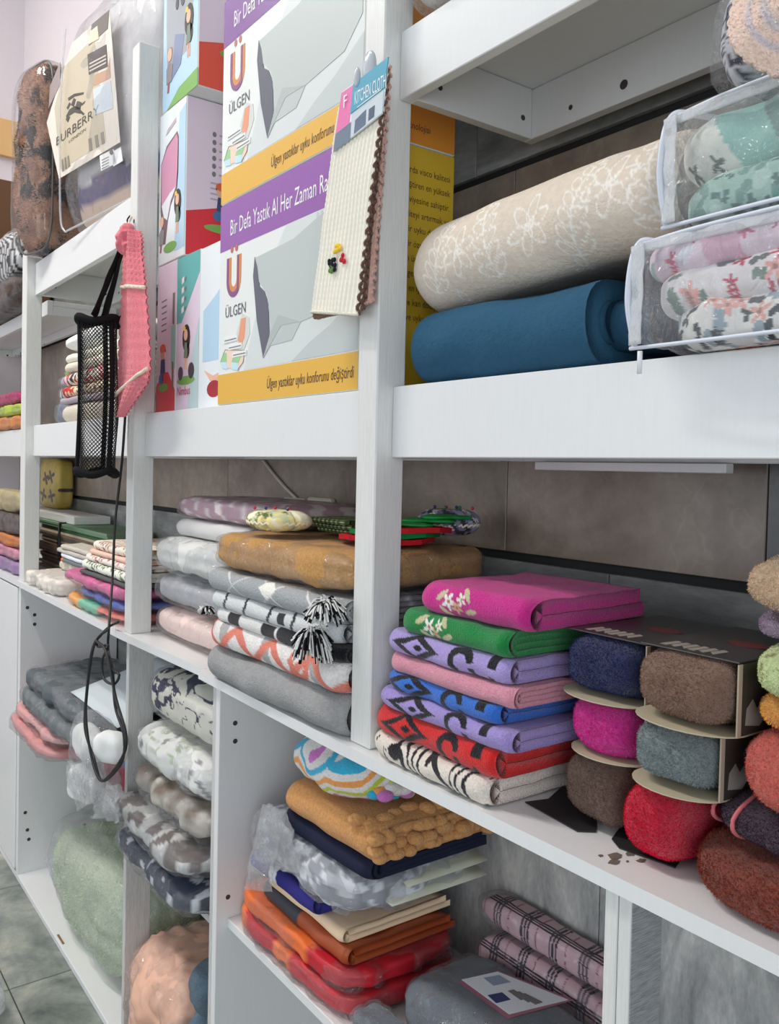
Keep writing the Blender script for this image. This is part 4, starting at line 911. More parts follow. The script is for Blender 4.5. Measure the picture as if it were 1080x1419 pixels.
def kbox(label, x, z, yd, front, side, kind):
    t = thing('blanket_box', label, 'box', ((x[0]+x[1])/2, .768+yd/2, z[0]), 'printed boxes of baby blankets')
    box('carton', x, (.768, .768+yd), (z[0]+.0004, z[1]-.0004), CW, t, .002)
    f = Face(t, (x[0], .768, z[0]), (1, 0, 0), (0, 0, 1)); W_ = x[1]-x[0]; H_ = z[1]-z[0]
    f.poly([(.002, .002), (W_-.002, .002), (W_-.002, H_-.002), (.002, H_-.002)], front, 1, 'printed_front', px=False)
    e = Face(t, (x[1], .768, z[0]), (0, 1, 0), (0, 0, 1)); D_ = yd
    e.poly([(.002, .002), (D_-.002, .002), (D_-.002, H_-.002), (.002, H_-.002)], side, 1, 'printed_side', px=False)
    return t, f, e, W_, H_, D_
PALE = plain(lin(226, 232, 234), .3, 'pale_blue_print')
t, f, e, W_, H_, D_ = kbox('blanket box with a pink window front and a boy on its red side', (-2.012, -1.853), (1.892, 2.250), .15, PALE, LIL, 1)
f.poly([(.10, .02), (.157, .02), (.157, .34), (.12, .33)], SKY, 2, 'print_patch', px=False)
f.poly([(.012, .24), (.045, .275), (.108, .292), (.118, .275), (.118, .20), (.112, .16), (.075, .13), (.06, .1), (.045, .045), (.03, .05), (.012, .13)], plain(lin(120, 92, 96), .4), 2, 'window_edge', px=False)
f.poly([(.016, .238), (.048, .268), (.104, .286), (.113, .272), (.113, .205), (.107, .167), (.07, .16), (.02, .14)], plain(lin(206, 142, 168), .3, 'pink_fleece_in_window', bumpn=.3, scale=60), 3, 'window', px=False)
f.poly([(.02, .14), (.07, .16), (.107, .167), (.075, .14), (.055, .10), (.035, .11)], plain(lin(226, 226, 228), .3), 3, 'window', px=False)
kid(f, .118, .075, .085, 'girl', 4); kid(f, .024, .048, .07, 'elf', 4); f.poly(ell(.075, .034, .04, .012), GRN, 3, 'print_patch', px=False); f.poly([(.04, .30), (.10, .315), (.10, .325), (.05, .312)], plain(lin(190, 170, 180), .4), 3, 'print_patch', px=False)
e.poly([(.002, .002), (.148, .002), (.148, .125), (.08, .12), (.002, .10)], RED, 2, 'print_patch', px=False); kid(e, .088, .105, .075, 'boy', 4); e.poly(ell(.095, .072, .05, .010), GRN, 3, 'print_patch', px=False)
for q in range(6): e.poly(ell(.068, .285-.018*q, .005, .006), GR, 2, 'icon', px=False); e.poly([(.08, .283-.018*q), (.125, .283-.018*q), (.125, .287-.018*q), (.08, .287-.018*q)], plain(lin(176, 166, 180), .5), 2, 'caption_strip', px=False)
for q in range(4): e.poly([(.06, .172-.012*q), (.13, .172-.012*q), (.13, .176-.012*q), (.06, .176-.012*q)], plain(lin(176, 166, 180), .5), 2, 'caption_strip', px=False)
t, f, e, W_, H_, D_ = kbox('blanket box with a grey koala in its window, top of the stack', (-2.0, -1.795), (2.2505, 2.62), .15, SKY, LIL, 2)
f.poly([(.03, .09), (.16, .10), (.175, .2), (.175, .36), (.02, .36), (.02, .2)], plain(lin(150, 156, 162), .3, 'grey_plush_in_window', bumpn=.4, scale=80), 2, 'window', px=False)
for a_, b_, r_ in ((.085, .225, .009), (.15, .25, .010), (.118, .225, .012)): f.poly(ell(a_, b_, r_, r_*1.5), plain(lin(40, 42, 54), .3), 4, 'printed_face', px=False)
f.poly([(.055, .06), (.11, .08), (.13, .14), (.075, .16)], plain(lin(120, 132, 162), .4), 3, 'window', px=False); kid(f, .155, .10, .10, 'girl', 4); kid(f, .045, .06, .085, 'elf', 4); f.poly([(.03, .0), (.205, .0), (.205, .04), (.1, .03)], GRN, 2, 'print_patch', px=False)
e.poly([(.002, .002), (.148, .002), (.148, .13), (.002, .095)], plain(lin(222, 84, 66), .35), 2, 'print_patch', px=False); e.poly(ell(.1, .085, .05, .012), GRN, 3, 'print_patch', px=False); e.poly([(.095, .24), (.13, .24), (.13, .33), (.095, .33)], CW, 2, 'barcode', px=False)
for q in range(7): e.poly([(.10+.004*q, .245), (.1015+.004*q, .245), (.1015+.004*q, .325), (.10+.004*q, .325)], plain(lin(60, 60, 60), .5), 3, 'barcode', px=False)
t, f, e, W_, H_, D_ = kbox('narrow lilac and red blanket box standing under the pink window box', (-2.012, -1.893), (ZS, 1.8915), .2, LIL, LIL, 3)
f.poly([(.002, .002), (.117, .002), (.117, .05), (.075, .095), (.04, .095), (.002, .065)], RED, 2, 'print_patch', px=False); kid(f, .042, .085, .08, 'boy', 4); f.poly(ell(.045, .06, .032, .010), GRN, 3, 'print_patch', px=False)
f.poly([(.09, .10), (.117, .10), (.117, .2), (.09, .2)], plain(lin(150, 206, 190), .4), 2, 'print_patch', px=False); f.poly([(.098, .205), (.109, .2), (.109, .275), (.098, .275)], plain(lin(128, 118, 110), .4), 3, 'slot', px=False); f.poly([(.098, .055), (.108, .05), (.108, .115), (.098, .118)], plain(lin(128, 98, 90), .4), 3, 'slot', px=False)
for q in range(6): f.poly([(.03, .262-.014*q), (.06, .264-.014*q), (.06, .267-.014*q), (.03, .265-.014*q)], GR, 2, 'caption_strip', px=False)
t, f, e, W_, H_, D_ = kbox('narrow teal and lilac blanket box with a girl on a scooter', (-1.892, -1.763), (ZS, 1.890), .2, LIL, CW, 4)
f.poly([(.002, .20), (.03, .2), (.127, .30), (.127, .348), (.002, .348)], TEAL, 2, 'print_patch', px=False); f.poly([(.07, .002), (.127, .002), (.127, .2), (.09, .12)], plain(lin(186, 206, 206), .4), 2, 'print_patch', px=False)
for q in range(4): f.poly([(.03, .286-.022*q), (.042, .29-.022*q), (.042, .303-.022*q), (.03, .299-.022*q)], WHT, 3, 'checkbox', px=False); f.poly([(.046, .29-.022*q), (.056, .293-.022*q), (.056, .301-.022*q), (.046, .298-.022*q)], GR, 3, 'caption_strip', px=False)
kid(f, .06, .11, .085, 'girl', 4); f.poly(ell(.03, .085, .013, .016), plain(lin(70, 60, 70), .4), 4, 'printed_figure', px=False); f.poly(ell(.09, .088, .016, .018), plain(lin(70, 60, 70), .4), 4, 'printed_figure', px=False); f.poly(ell(.06, .068, .05, .010), GRN, 3, 'print_patch', px=False)
f.text('Nimbus', (.012, .036), .028, plain(lin(190, 60, 80), .4), 3, False, .85)
t, f, e, W_, H_, D_ = kbox('narrow white and sky blue blanket box beside the pillow boxes', (-1.762, -1.616), (ZS, 1.888), .2, PALE, CW, 5)
f.poly([(.02, .10), (.144, .10), (.144, .27), (.08, .235), (.02, .21)], SKY, 2, 'print_patch', px=False); f.poly([(.03, .082), (.075, .068), (.1, .072), (.1, .056), (.06, .058)], SKIN, 3, 'printed_figure', px=False); f.poly(ell(.08, .04, .035, .018), plain(lin(160, 40, 50), .4), 3, 'printed_figure', px=False)

# ------------------------------------------------------------------ kitchen cloths hanging on the tall post
yk = .698
t = thing('kitchen_cloth_pack', 'pack of waffle kitchen cloths with a header card hanging on the tall post', 'kitchen cloth', at(485, 438, y=yk))
def cloth(px4, y0, c, name, dy, seed):
    Pq = [at(a, b, y=y0) for a, b in px4]
    hf = lambda u, v: .0009*np.sin(u*2*math.pi*13)+.0006*np.sin(v*2*math.pi*34)*np.sin(u*2*math.pi*13+1)
    u0, v0 = np.meshgrid(np.linspace(0, 1, 90), np.linspace(0, 1, 90), indexing='ij')
    o = sheet(name, *Pq, fabric('cotton', c), t, 90, 90, .003, 12, hf=hf, seed=seed, thick=.004)
    # scalloped rim
    for a, b, q in ((Pq[0], Pq[1], 0), (Pq[1], Pq[2], 1)):
        s = np.linspace(0, 1, 120); P = A(a)*(1-s)[:, None]+A(b)*s[:, None]
        P = P+np.outer(.0022*np.sin(s*2*math.pi*22), [0, 1, 0])+np.outer(.002*np.cos(s*2*math.pi*22), [1, 0, 0])
        tube('scalloped_edge', P, .0028, fabric('terry', lin(112, 82, 66) if q == 1 and name != 'cloth_back' else c), t, 5)
    return o
WH = lin(236, 228, 212)
cloth([(440, 441), (516, 418), (541, 92), (474, 150)], yk+.008, lin(206, 164, 148), 'cloth_back', 0, 3)
cloth([(436, 440), (503, 428), (538, 96), (474, 148)], yk+.003, lin(128, 94, 76), 'cloth_middle', 0, 2)
cloth([(432, 432), (496, 436), (537, 98), (470, 150)], yk-.004, WH, 'cloth_front', 0, 1)
g = np.random.default_rng(3)
for c_, x0_, y0_, n_, sp_ in ((lin(34, 34, 44), 461, 366, 9, 8), (lin(232, 196, 60), 468, 343, 5, 6), (lin(190, 40, 56), 476, 358, 5, 5), (lin(96, 130, 70), 458, 372, 4, 6)):
    for q in range(n_): blob('embroidered_fruit', at(x0_+g.uniform(-1, 1)*sp_*.7, y0_+g.uniform(-1, 1)*sp_, y=yk-.009), (.0075, .004, .0075), fabric('cotton', c_), t, 2, 6)
f = Face(t, at(465, 205, y=yk-.0085), (1, 0, 0), (0, 0, 1))
f.poly([(462, 212), (531, 158), (540, 78), (474, 128)], plain(lin(222, 226, 226), .3, 'header_card'), 1, 'header_card')
f.poly([(463, 205), (483, 188), (490, 118), (474, 129)], plain(lin(224, 112, 168), .3), 2, 'card_pink_panel'); f.poly([(487, 158), (534, 122), (540, 79), (491, 117)], plain(lin(72, 158, 182), .3), 5, 'card_teal_panel')
f.poly([(463, 211), (487, 192), (489, 168), (466, 186)], plain(lin(98, 118, 136), .3), 3, 'card_photo'); f.poly([(487, 192), (531, 157), (533, 126), (489, 160)], plain(lin(196, 206, 212), .3), 4, 'card_photo'); f.poly([(492, 186), (508, 173), (509, 152), (494, 167)], plain(lin(86, 106, 128), .3), 5, 'card_photo'); f.poly([(512, 168), (520, 162), (521, 146), (513, 152)], plain(lin(70, 90, 110), .3), 5, 'card_photo')
f.text('KITCHEN CLOTH', (493, 146), .026, WHT, 6, True, fit=.076); f.text('F', (477, 151), .026, WHT, 6, True, .9)
f.poly([(497, 150), (530, 125), (530, 124), (497, 149)], WHT, 6, 'caption_strip')
hk = at(512, 95, y=yk-.004); b_ = blob('hook', hk, (.03, .012, .05), plain(lin(180, 186, 192), .2, 'grey_plastic'), t, 2.2, 12); blob('hook', hk+A([-.022, -.006, -.006]), (.014, .008, .028), plain(lin(180, 186, 192), .2, 'grey_plastic'), t, 2.2, 10)

# ------------------------------------------------------------------ things hung on the post by the boxes
BL = fabric('cotton', lin(24, 24, 26)); BLP = plain(lin(22, 22, 24), .5, 'black_plastic')
c0 = at(137, 440, y=.64); t = thing('mesh_hanger', 'black mesh hanging storage net on a wide strap', 'storage net', at(137, 660, y=.64))
nA, nL = 30, 74; rad_ = .042
zt_ = at(137, 445, y=.64)[2]; zb_ = at(137, 655, y=.64)[2]
V = []
for j in range(nL+1):
    s = j/nL
    for i in range(nA):
        a = (i+.5*(j % 2))/nA*2*math.pi; r = rad_*(1-.05*math.sin(s*9)+.03*math.sin(3*a+s*5))
        V.append((c0[0]+r*math.cos(a)+.012*math.sin(s*3.5), c0[1]+r*math.sin(a), zt_+(zb_-zt_)*s))
F = []
for j in range(0, nL-1):
    for i in range(nA):
        if j % 2 == 0: F.append([j*nA+i, (j+1)*nA+i, (j+2)*nA+i, (j+1)*nA+(i-1) % nA])
        else: F.append([j*nA+i, (j+1)*nA+(i+1) % nA, (j+2)*nA+i, (j+1)*nA+i])
o = mk('net', V, F, BLP, t, smooth=False); wf = o.modifiers.new('wire', 'WIREFRAME'); wf.thickness = .0021; wf.use_even_offset = False
for a in (.4, 2.5, 4.6):
    P = [(c0[0]+(rad_+.001)*math.cos(a)+.012*math.sin(s*3.5), c0[1]+(rad_+.001)*math.sin(a), zt_+(zb_-zt_)*s) for s in np.linspace(0, 1, 24)]
    tube('edge_binding', P, .006, BL, t, 6)
for zz, rx, nm in ((zt_, 1.12, 'top_ring'), (zb_, 1.08, 'bottom_ring')):
    a = np.linspace(0, 2*math.pi, 40, endpoint=False); tube(nm, np.stack([c0[0]+.012*math.sin(3.5*(zz == zb_))+rad_*rx*np.cos(a), c0[1]+rad_*rx*np.sin(a), zz+.006*np.sin(3*a)], 1), .0085, BL, t, 8, True)
a = np.linspace(0, 2*math.pi, 24, endpoint=False); Vd = [(c0[0]+.012*math.sin(3.5)+rad_*1.05*math.cos(q), c0[1]+rad_*1.05*math.sin(q), zz) for zz in (zb_-.004, zb_+.004) for q in a]
mk('base_disc', Vd, [list(range(24))[::-1], list(range(24, 48))]+[[i, (i+1) % 24, 24+(i+1) % 24, 24+i] for i in range(24)], BL, t, smooth=False)
hk = A([-2.037, .706, at(183, 312, y=.708)[2]])
for s, nm in ((-1, 'strap'), (1, 'strap')):
    b0 = c0+A([s*.03, -.02*s, 0]); b0[2] = zt_+.004
    sheet('strap', b0+[-.03, .015, 0], b0+[.03, -.015, 0], hk+[.012, -.008, 0], hk+[-.012, .004, 0], BL, t, 8, 14, .002, 20, thick=.002)
tube('loop', spline([hk, hk+[0, -.006, .012], hk+[.002, .0, .024]]), .002, BL, t, 6)
# pink waffle towel with lace
t = thing('hanging_towel', 'pink waffle hand towel with lace bands hung on the post', 'towel', at(170, 578, y=.68))
def tw(pxs, y0):
    """cloth hanging in a fold; rows of outline points left/right from the top down"""
    return [(at(l, py, y=y0), at(r, py, y=y0)) for l, r, py in pxs]
rowsT = tw([(177, 187, 318), (172, 190, 332), (168, 190, 350), (167, 193, 372), (166, 195, 395), (164, 198, 430), (162, 201, 470), (161, 203, 510), (159, 200, 530), (158, 188, 548), (159, 176, 566), (161, 168, 578)], .672)
nu_ = 34; rowsI = []
zs_ = np.linspace(0, len(rowsT)-1, 90)
for q in zs_:
    i = min(int(q), len(rowsT)-2); fr_ = q-i; l = rowsT[i][0]*(1-fr_)+rowsT[i+1][0]*fr_; r = rowsT[i][1]*(1-fr_)+rowsT[i+1][1]*fr_
    u = np.linspace(0, 1, nu_)[:, None]; P = l*(1-u)+r*u; amp_ = .018*(1-.5*q/len(rowsT))
    P[:, 1] += amp_*np.sin(u[:, 0]*math.pi*2.3+.4)*.6+.0012*np.sin(q*16)*np.sin(u[:, 0]*60); rowsI.append(P)
G_ = np.array(rowsI); _u, _v = np.meshgrid(np.arange(90), np.arange(nu_), indexing='ij'); G_[..., 1] += .0045*((_u % 3 == 0) & (_v % 3 == 0))   # waffle pits
Vf = G_.reshape(-1, 3); n_ = len(Vf); Fq = gridfaces(90, nu_)
def pinkc(): 
    u, v = np.meshgrid(np.arange(90), np.arange(nu_), indexing='ij'); return np.tile(A(lin(228, 122, 131)), (90*nu_, 1))
mk('towel_cloth', np.concatenate([Vf, Vf+[0, .003, 0]]), np.concatenate([Fq[:, ::-1], Fq+n_]), fabric('terry'), t, np.concatenate([pinkc()]*2))
LACE = fabric('knit', lin(236, 218, 196))
P = G_[int(89*.38)]+[0, -.003, 0]; tube('lace_band', P, .0045, LACE, t, 6)
P = np.array([G_[int(60+ (80-60)*(1-u)), min(nu_-1, int(u*(nu_-1)))] for u in np.linspace(0, 1, 26)])+[0, -.003, 0]
P = np.array([A(at(l, py, y=.668)) for l, py in ((159, 549), (166, 541), (174, 534), (182, 527), (190, 520), (197, 516), (203, 511))]); tube('lace_band', spline(P, 6)+np.outer(np.zeros(37), [0, 0, 1]), .0045, LACE, t, 6)
tp = at(181, 326, y=.675); blob('bow', tp+A([-.012, -.006, -.012]), (.05, .04, .07), fabric('terry', lin(226, 118, 130)), t, 2.2, 18, 0, .008, 40, .004, 50, 4)
tube('hanging_loop', spline([tp, hk+[.01, -.006, .0], hk+[.012, 0, .02]]), .003, fabric('cotton', lin(226, 214, 200)), t, 6)
disc('nail', hk+A([.004, .009, .012]), (0, -1, 0), .005, r2)
# black power cord hanging down and looped
pts = [at(174, 570, y=.7085), at(169, 640, y=.7085), at(160, 720, y=.702), at(156, 800, y=.69), at(151, 870, y=.645), at(150, 900, y=.645), at(156, 930, y=.632), at(160, 980, y=.632), at(172, 1020, y=.632), at(168, 1058, y=.632), at(142, 1082, y=.632), at(130, 1050, y=.632), at(118, 1010, y=.632), at(120, 960, y=.632), at(128, 900, y=.632), at(140, 880, y=.632), at(152, 868, y=.69), at(164, 862, y=.70)]
t = thing('power_cord', 'black cord hanging down the post and gathered in a long loop', 'cord', at(142, 1083, y=.622))
tube('cord', spline(pts), .0032, BLP, t, 6)
pts = [at(151, 872, y=.622), at(136, 884, y=.618), at(127, 910, y=.618), at(119, 985, y=.616), at(126, 1045, y=.616), at(138, 1080, y=.616), at(152, 1074, y=.616), at(172, 1044, y=.616), at(174, 1015, y=.616), at(160, 965, y=.616), at(148, 905, y=.616), at(134, 888, y=.616)]
tube('cord', spline(pts), .0032, BLP, t, 6)
pts = [at(146, 900, y=.622), at(152, 925, y=.622), at(165, 935, y=.622), at(158, 948, y=.622), at(144, 940, y=.622), at(142, 915, y=.622), at(150, 895, y=.622), at(136, 896, y=.622), at(134, 886, y=.622)]
tube('cord', spline(pts), .003, BLP, t, 6)
# ------------------------------------------------------------------ clear bedding cases on top of the cushion bay
t = thing('bedding_case', 'brown leopard print fleece in a clear rounded case above the cushion bay', 'bedding case', (-2.93, .77, 2.0855), 'bedding in clear cases')
def leo(L):
    P = L*1.0; n1 = vnoise(P*[1, 1, .8], 20, 3)+.35*vnoise(P, 45, 5); n2 = vnoise(P, 30, 8); c = mixc(lin(196, 150, 120), lin(150, 104, 78), np.clip(.5+.8*n2, 0, 1)); m = (n1 > .20)*1.0; return c*(1-m[:, None])+A(lin(44, 34, 32))*m[:, None]
lc = A([-2.95, .762, 2.39])
b = blob('fleece', lc, (.21, .17, .585), fabric('plush'), t, 4.2, 44, R(12), .01, 14, .006, 12, 5, colf=leo, post=zflat(2.088))
fur('pile', b, b, 30000, .007, leo, 6, .0014, zmin=2.0875)
blob('clear_case', lc, (.235, .195, .606), film(.12, 10, .05), t, 5, 30, R(12), .004, 5, .001, 8, 5, post=zflat(2.0858))
ca, sa = math.cos(R(12)), math.sin(R(12))
a = np.linspace(0, 2*math.pi, 70, endpoint=False); sgn = lambda v, p: np.sign(v)*np.abs(v)**p
for off_ in (-.055, .06):
    X = .1185*sgn(np.cos(a), .42); Z = .298*sgn(np.sin(a), .42); P = np.stack([lc[0]+X*ca-off_*sa, lc[1]+X*sa+off_*ca, lc[2]+Z], 1); P[:, 2] = np.maximum(P[:, 2], 2.0895)
    tube('case_piping', P, .0035, plain(lin(90, 88, 84), .3, 'grey_vinyl'), t, 6, True)
# bedspread bag with the printed paper insert
yawb = R(5.1)
t = thing('bedding_bag', 'clear bag with a printed bedroom picture and beige bedspread, leaning beside the leopard case', 'bedding bag', (-2.43, .80, 2.0855), 'bedding in clear cases')
u_ = A([math.cos(yawb), math.sin(yawb), 0]); bo = A([-2.655, .732, 2.0865]); nb = A([-u_[1]*-1, -u_[0], 0]); nb = np.cross(u_, [0, 0, 1])
f = Face(t, bo+[0, 0, 0], u_, (0, 0, 1)); Fo = f
bc = bo+u_*.235-nb*.075+[0, 0, .315]
blob('bedspread', bc+nb*-.01, (.56, .12, .62), fabric('satin'), t, 4, 30, yawb, .008, 8, .004, 12, 8, colf=lambda L: np.where((L[:, 2] < -.23)[:, None], A(lin(186, 162, 142)), np.where((L[:, 2] < -.17)[:, None], A(lin(52, 44, 92))*(1+.5*(np.sin(L[:, 0]*130)*np.sin(L[:, 2]*150) > .3))[:, None], A(lin(188, 186, 188))*(1+.05*(np.abs(np.sin(np.hypot(np.mod(L[:, 0], .09)-.045, np.mod(L[:, 2], .09)-.045)*200)) > .7))[:, None])), post=zflat(2.087))
f.o = f.o+f.n*.004
ins = [(77, 268), (166, 198), (157, 13), (150, 14), (66, 190)]
f.poly([(82, 248), (167, 197), (152, 14), (100, 60), (65, 170)], plain(lin(214, 206, 194), .35, 'paper_insert'), 2, 'paper_insert')
f.poly([(84, 236), (148, 196), (131, 52), (90, 92), (76, 150)], plain(lin(186, 174, 150), .4), 3, 'insert_picture')
f.poly([(124, 64), (150, 40), (152, 14), (128, 34)], plain(lin(96, 88, 84), .4), 4, 'insert_picture'); f.poly([(124, 104), (150, 92), (148, 62), (122, 76)], plain(lin(64, 52, 50), .4), 5, 'insert_picture'); f.poly([(124, 62), (138, 54), (136, 36), (126, 44)], plain(lin(216, 200, 176), .4), 6, 'insert_picture')
for q in range(3): f.poly([(125, 88+5*q), (148, 76+5*q), (148, 78+5*q), (125, 90+5*q)], plain(lin(196, 188, 176), .4), 6, 'insert_picture')
f.poly([(68, 150), (84, 118), (84, 86), (70, 120)], plain(lin(140, 124, 124), .4), 4, 'insert_picture'); f.poly([(132, 160), (158, 150), (154, 112), (130, 124)], plain(lin(190, 200, 206), .4), 5, 'insert_picture'); f.poly([(130, 120), (154, 108), (153, 80), (150, 96), (132, 104)], plain(lin(180, 140, 112), .4), 4, 'insert_picture')
INK = plain(lin(62, 58, 52), .5, 'dark_ink')
# rider emblem
for pts in ([(92, 162), (97, 152), (104, 147), (112, 150), (112, 158), (104, 156), (98, 160)], [(95, 136), (104, 130), (117, 128), (116, 131), (104, 134), (96, 140)], [(99, 146), (103, 136), (106, 138), (103, 148)], [(104, 152), (108, 140), (114, 142), (112, 152)], [(92, 166), (94, 160), (98, 162), (95, 170)], [(112, 152), (118, 158), (116, 160), (110, 155)], [(93, 150), (97, 142), (99, 144), (95, 152)], [(114, 144), (119, 140), (118, 143), (114, 147)]):
    f.poly(pts, INK, 5, 'emblem')
a_ = f.px(81, 198); b_ = f.px(137, 155); L_ = np.linalg.norm(b_-a_); ang = math.atan2(b_[2]-a_[2], (b_-a_)@f.u)
f.text('BURBERRY', (78, 203), .036, INK, 5, True, fit=L_*1.06, rot=ang); f.text('LONDON', (96, 199), .013, INK, 5, True, fit=L_*.42, rot=ang)
for px_ in (125, 134, 142): f.poly([(px_, 210-(px_-125)*.55), (px_+4, 208-(px_-125)*.55), (px_+2, 191-(px_-125)*.5), (px_-2, 193-(px_-125)*.5)], plain(lin(120, 112, 100), .4), 5, 'insert_picture')
for px_ in (87, 91, 95): f.poly([(px_, 238-(px_-87)*.7), (px_+3, 236-(px_-87)*.7), (px_+1, 220-(px_-87)*.6), (px_-1, 222-(px_-87)*.6)], plain(lin(120, 112, 100), .4), 5, 'insert_picture')
f.poly([(141, 237), (163, 226), (158, 207), (139, 216)], plain(lin(226, 226, 226), .4), 5, 'care_label'); f.poly([(158, 231), (171, 223), (168, 204), (155, 212)], plain(lin(226, 226, 226), .4), 5, 'care_label')
for q in range(4): f.poly([(142, 222+4*q), (152, 217+4*q), (152, 218+4*q), (142, 223+4*q)], INK, 6, 'caption_strip')
f.poly(ell(155.5, 211, 2.5, 4), INK, 7, 'care_label')
for q in range(3): f.poly([(62, 176-q*2), (62, 176-q*2), (63, 175), (63, 178)], INK, 3, 'insert_picture') if False else None
blob('clear_bag', bc, (.60, .158, .65), film(.35, 12, .06), t, 4.2, 34, yawb, .006, 6, .004, 10, 9, post=zflat(2.0858))
P = [bo+u_*x_+nb*.02+A([0, 0, z_]) for x_, z_ in ((.02, .6), (-.012, .4), (-.01, .2), (.0, .06), (.03, .012), (.1, .006), (.5, .006))]; tube('bag_seam', spline(P), .003, film(.2, 10, .35), t, 6)
bagged('bagged_pillow', 'greyish pink pillow in a clear bag behind the top of the post', 'pillow', (-2.09, -1.80) if False else (-2.34, -2.07), (.955, 1.045), (2.0855, 2.72), lin(186, 164, 152), 'satin', 3, .008, .004, 111, .5, 14, .06, .004)

# ------------------------------------------------------------------ end bay, far left
bagged('dark_fur_bag', 'dark brown fleece in a clear bag on the end bay top shelf', 'bedding bag', (-3.95, -3.3), (.72, .82), (1.9805, 2.10), lin(74, 50, 40), 'plush', 3, .012, .005, 121, .5, 14, .04, .004)
bagged('striped_cushion', 'black and white striped cushion in clear plastic above the dark brown fleece', 'cushion', (-3.95, -3.32), (.73, .825), (2.101, 2.28), lambda L: mixc(lin(30, 30, 30), lin(222, 222, 222), (np.sin(L[:, 0]*160+2*np.sin(L[:, 2]*60)) > .2)*1.0), 'cotton', 3, .008, .003, 122, .5, 14, .05, .004)
setp(box('cardboard_carton', (-4.49, -3.98), (.81, 1.03), (1.981, 2.62), plain(lin(98, 66, 42), .8, 'brown_cardboard', var=.1, scale=40), bev=.004), 'tall brown cardboard carton on the end bay top shelf', 'carton')
i = 0
for nm, lb, ct, xx, zz, c_ in (('fabric_packet', 'lime green fabric packet on the end bay shelf', 'packet', (-4.0, -3.45), (1.5965, 1.640), lin(170, 190, 60)), ('fabric_packet', 'magenta fabric packet on the lime green one', 'packet', (-4.1, -3.55), (1.6405, 1.69), lin(170, 30, 90)),
                               ('fabric_packet', 'orange fabric packet under the lime green one', 'packet', (-4.0, -3.45), (1.541, 1.5955), lin(206, 128, 62)), ('fabric_packet', 'dark glossy packet at the back of the end bay shelf', 'packet', (-4.5, -4.05), (1.541, 1.62), lin(46, 44, 58))):
    bagged(nm, lb, ct, xx, (.79, .86), zz, c_, 'satin', 3, .008, .006, 130+i, .5, 24, .03, .004, group='small packets on the end bay shelf'); i += 1
for lb, xx, zz, c_ in (('lilac and yellow packet of trimmings on the end bay worktop', (-3.8, -3.2), (1.0105, 1.06), lin(150, 120, 160)), ('pink packet on the lilac packet of trimmings', (-3.8, -3.2), (1.0605, 1.105), lin(196, 128, 150)), ('orange box file above the pink packet', (-3.8, -3.2), (1.106, 1.15), lin(196, 112, 40)), ('dark brown lace packet under the end bay shelf', (-3.8, -3.2), (1.151, 1.23), lin(70, 52, 44)), ('clear packet with yellow band topmost on the end bay worktop', (-3.8, -3.2), (1.231, 1.31), lin(176, 160, 110))):
    bagged('trimmings_packet', lb, 'packet', xx, (.725, .80), zz, c_, 'satin', 3.4, .006, .005, 140+i, .6, 26, .05, .004, group='packets on the end bay worktop'); i += 1

# ------------------------------------------------------------------ cushion bay shelf: pile of cushions and cloths
GC = 'folded cushion covers on the cushion bay shelf'
ros = scatter(lin(222, 212, 196), [(lin(188, 40, 52), .016, 5), (lin(206, 90, 110), .014, 0), (lin(60, 62, 66), .013, -1)], .028, 3); rd = scatter(lin(196, 60, 54), [(lin(226, 200, 170), .014, -1), (lin(150, 40, 44), .012, 0)], .026, 6)
def mixr(u, v): o = rd(u, v); c2 = scatter(lin(220, 204, 172), [(lin(120, 80, 70), .010, -1)], .024, 2)(u, v); m = u > .16; o[m] = c2[m]; return o
for lb, x0, x1, z0, T, cf in (('thick beige knitted cushion cover at the bottom of the cushion pile', -2.80, -2.2, 1.5405, .058, solid(lin(206, 196, 180))), ('thin grey cloth above the beige knitted cover', -2.84, -2.2, 1.599, .020, solid(lin(172, 162, 168))), ('red and cream printed cover in the cushion pile', -2.82, -2.2, 1.6195, .034, mixr),
                              ('rose printed cover with black leaves in the cushion pile', -2.80, -2.2, 1.654, .040, ros), ('cream knitted cover under the white pillow', -2.78, -2.2, 1.6945, .030, solid(lin(222, 212, 194))), ('folded white cover right under the white pillow', -2.78, -2.2, 1.725, .024, solid(lin(232, 228, 214)))):
    setp(towel('cushion_cover', x0, x1, .758, z0, T, .26, fabric('knit' if 'knit' in lb else 'cotton'), None, 1, cf, 150+i, 90, .04, .02, .003, 14, ns=24, na=16), lb, 'cushion cover', GC); i += 1
def pil(X):
    X[:, 2] *= (np.clip(1-np.abs(X[:, 0])**3.2, 0, 1)*np.clip(1-np.abs(X[:, 1])**3.2, 0, 1))**.5*.9+.1; return X
o = blob('pillow', (-2.49, .88, 1.785), (.60, .26, .075), fabric('cotton', lin(238, 236, 228)), None, 7, 30, 0, .002, 12, 0, 20, 3, shape=pil, post=zflat(1.7495)); setp(o, 'plump white pillow on top of the cushion pile', 'pillow')
ib = 0
for lb, xx, yy, zz, c_ in (('blue and white striped folded cloth pack beside the cushion pile', (-3.0, -2.86), (.80, 1.0), (1.62, 1.665), None), ('clear packet of grey blue fabric beside the cushion pile', (-3.0, -2.85), (.79, 1.0), (1.541, 1.62), lin(120, 124, 140)), ('lilac folded packet beside the cushion pile', (-3.0, -2.85), (.80, 1.0), (1.6655, 1.70), lin(176, 166, 184)), ('lime green packet on the lilac packet', (-3.02, -2.86), (.82, 1.0), (1.7005, 1.725), lin(140, 170, 50))):
    cf = c_ if c_ else (lambda L: mixc(lin(206, 206, 210), lin(96, 110, 130), (np.mod(L[:, 0], .03) < .012)*1.0))
    bagged('fabric_packet', lb, 'packet', xx, yy, zz, cf, 'cotton', 4, .003, .003, 160+ib, .5, 30, .05, .004, group='packets beside the cushion pile'); ib += 1
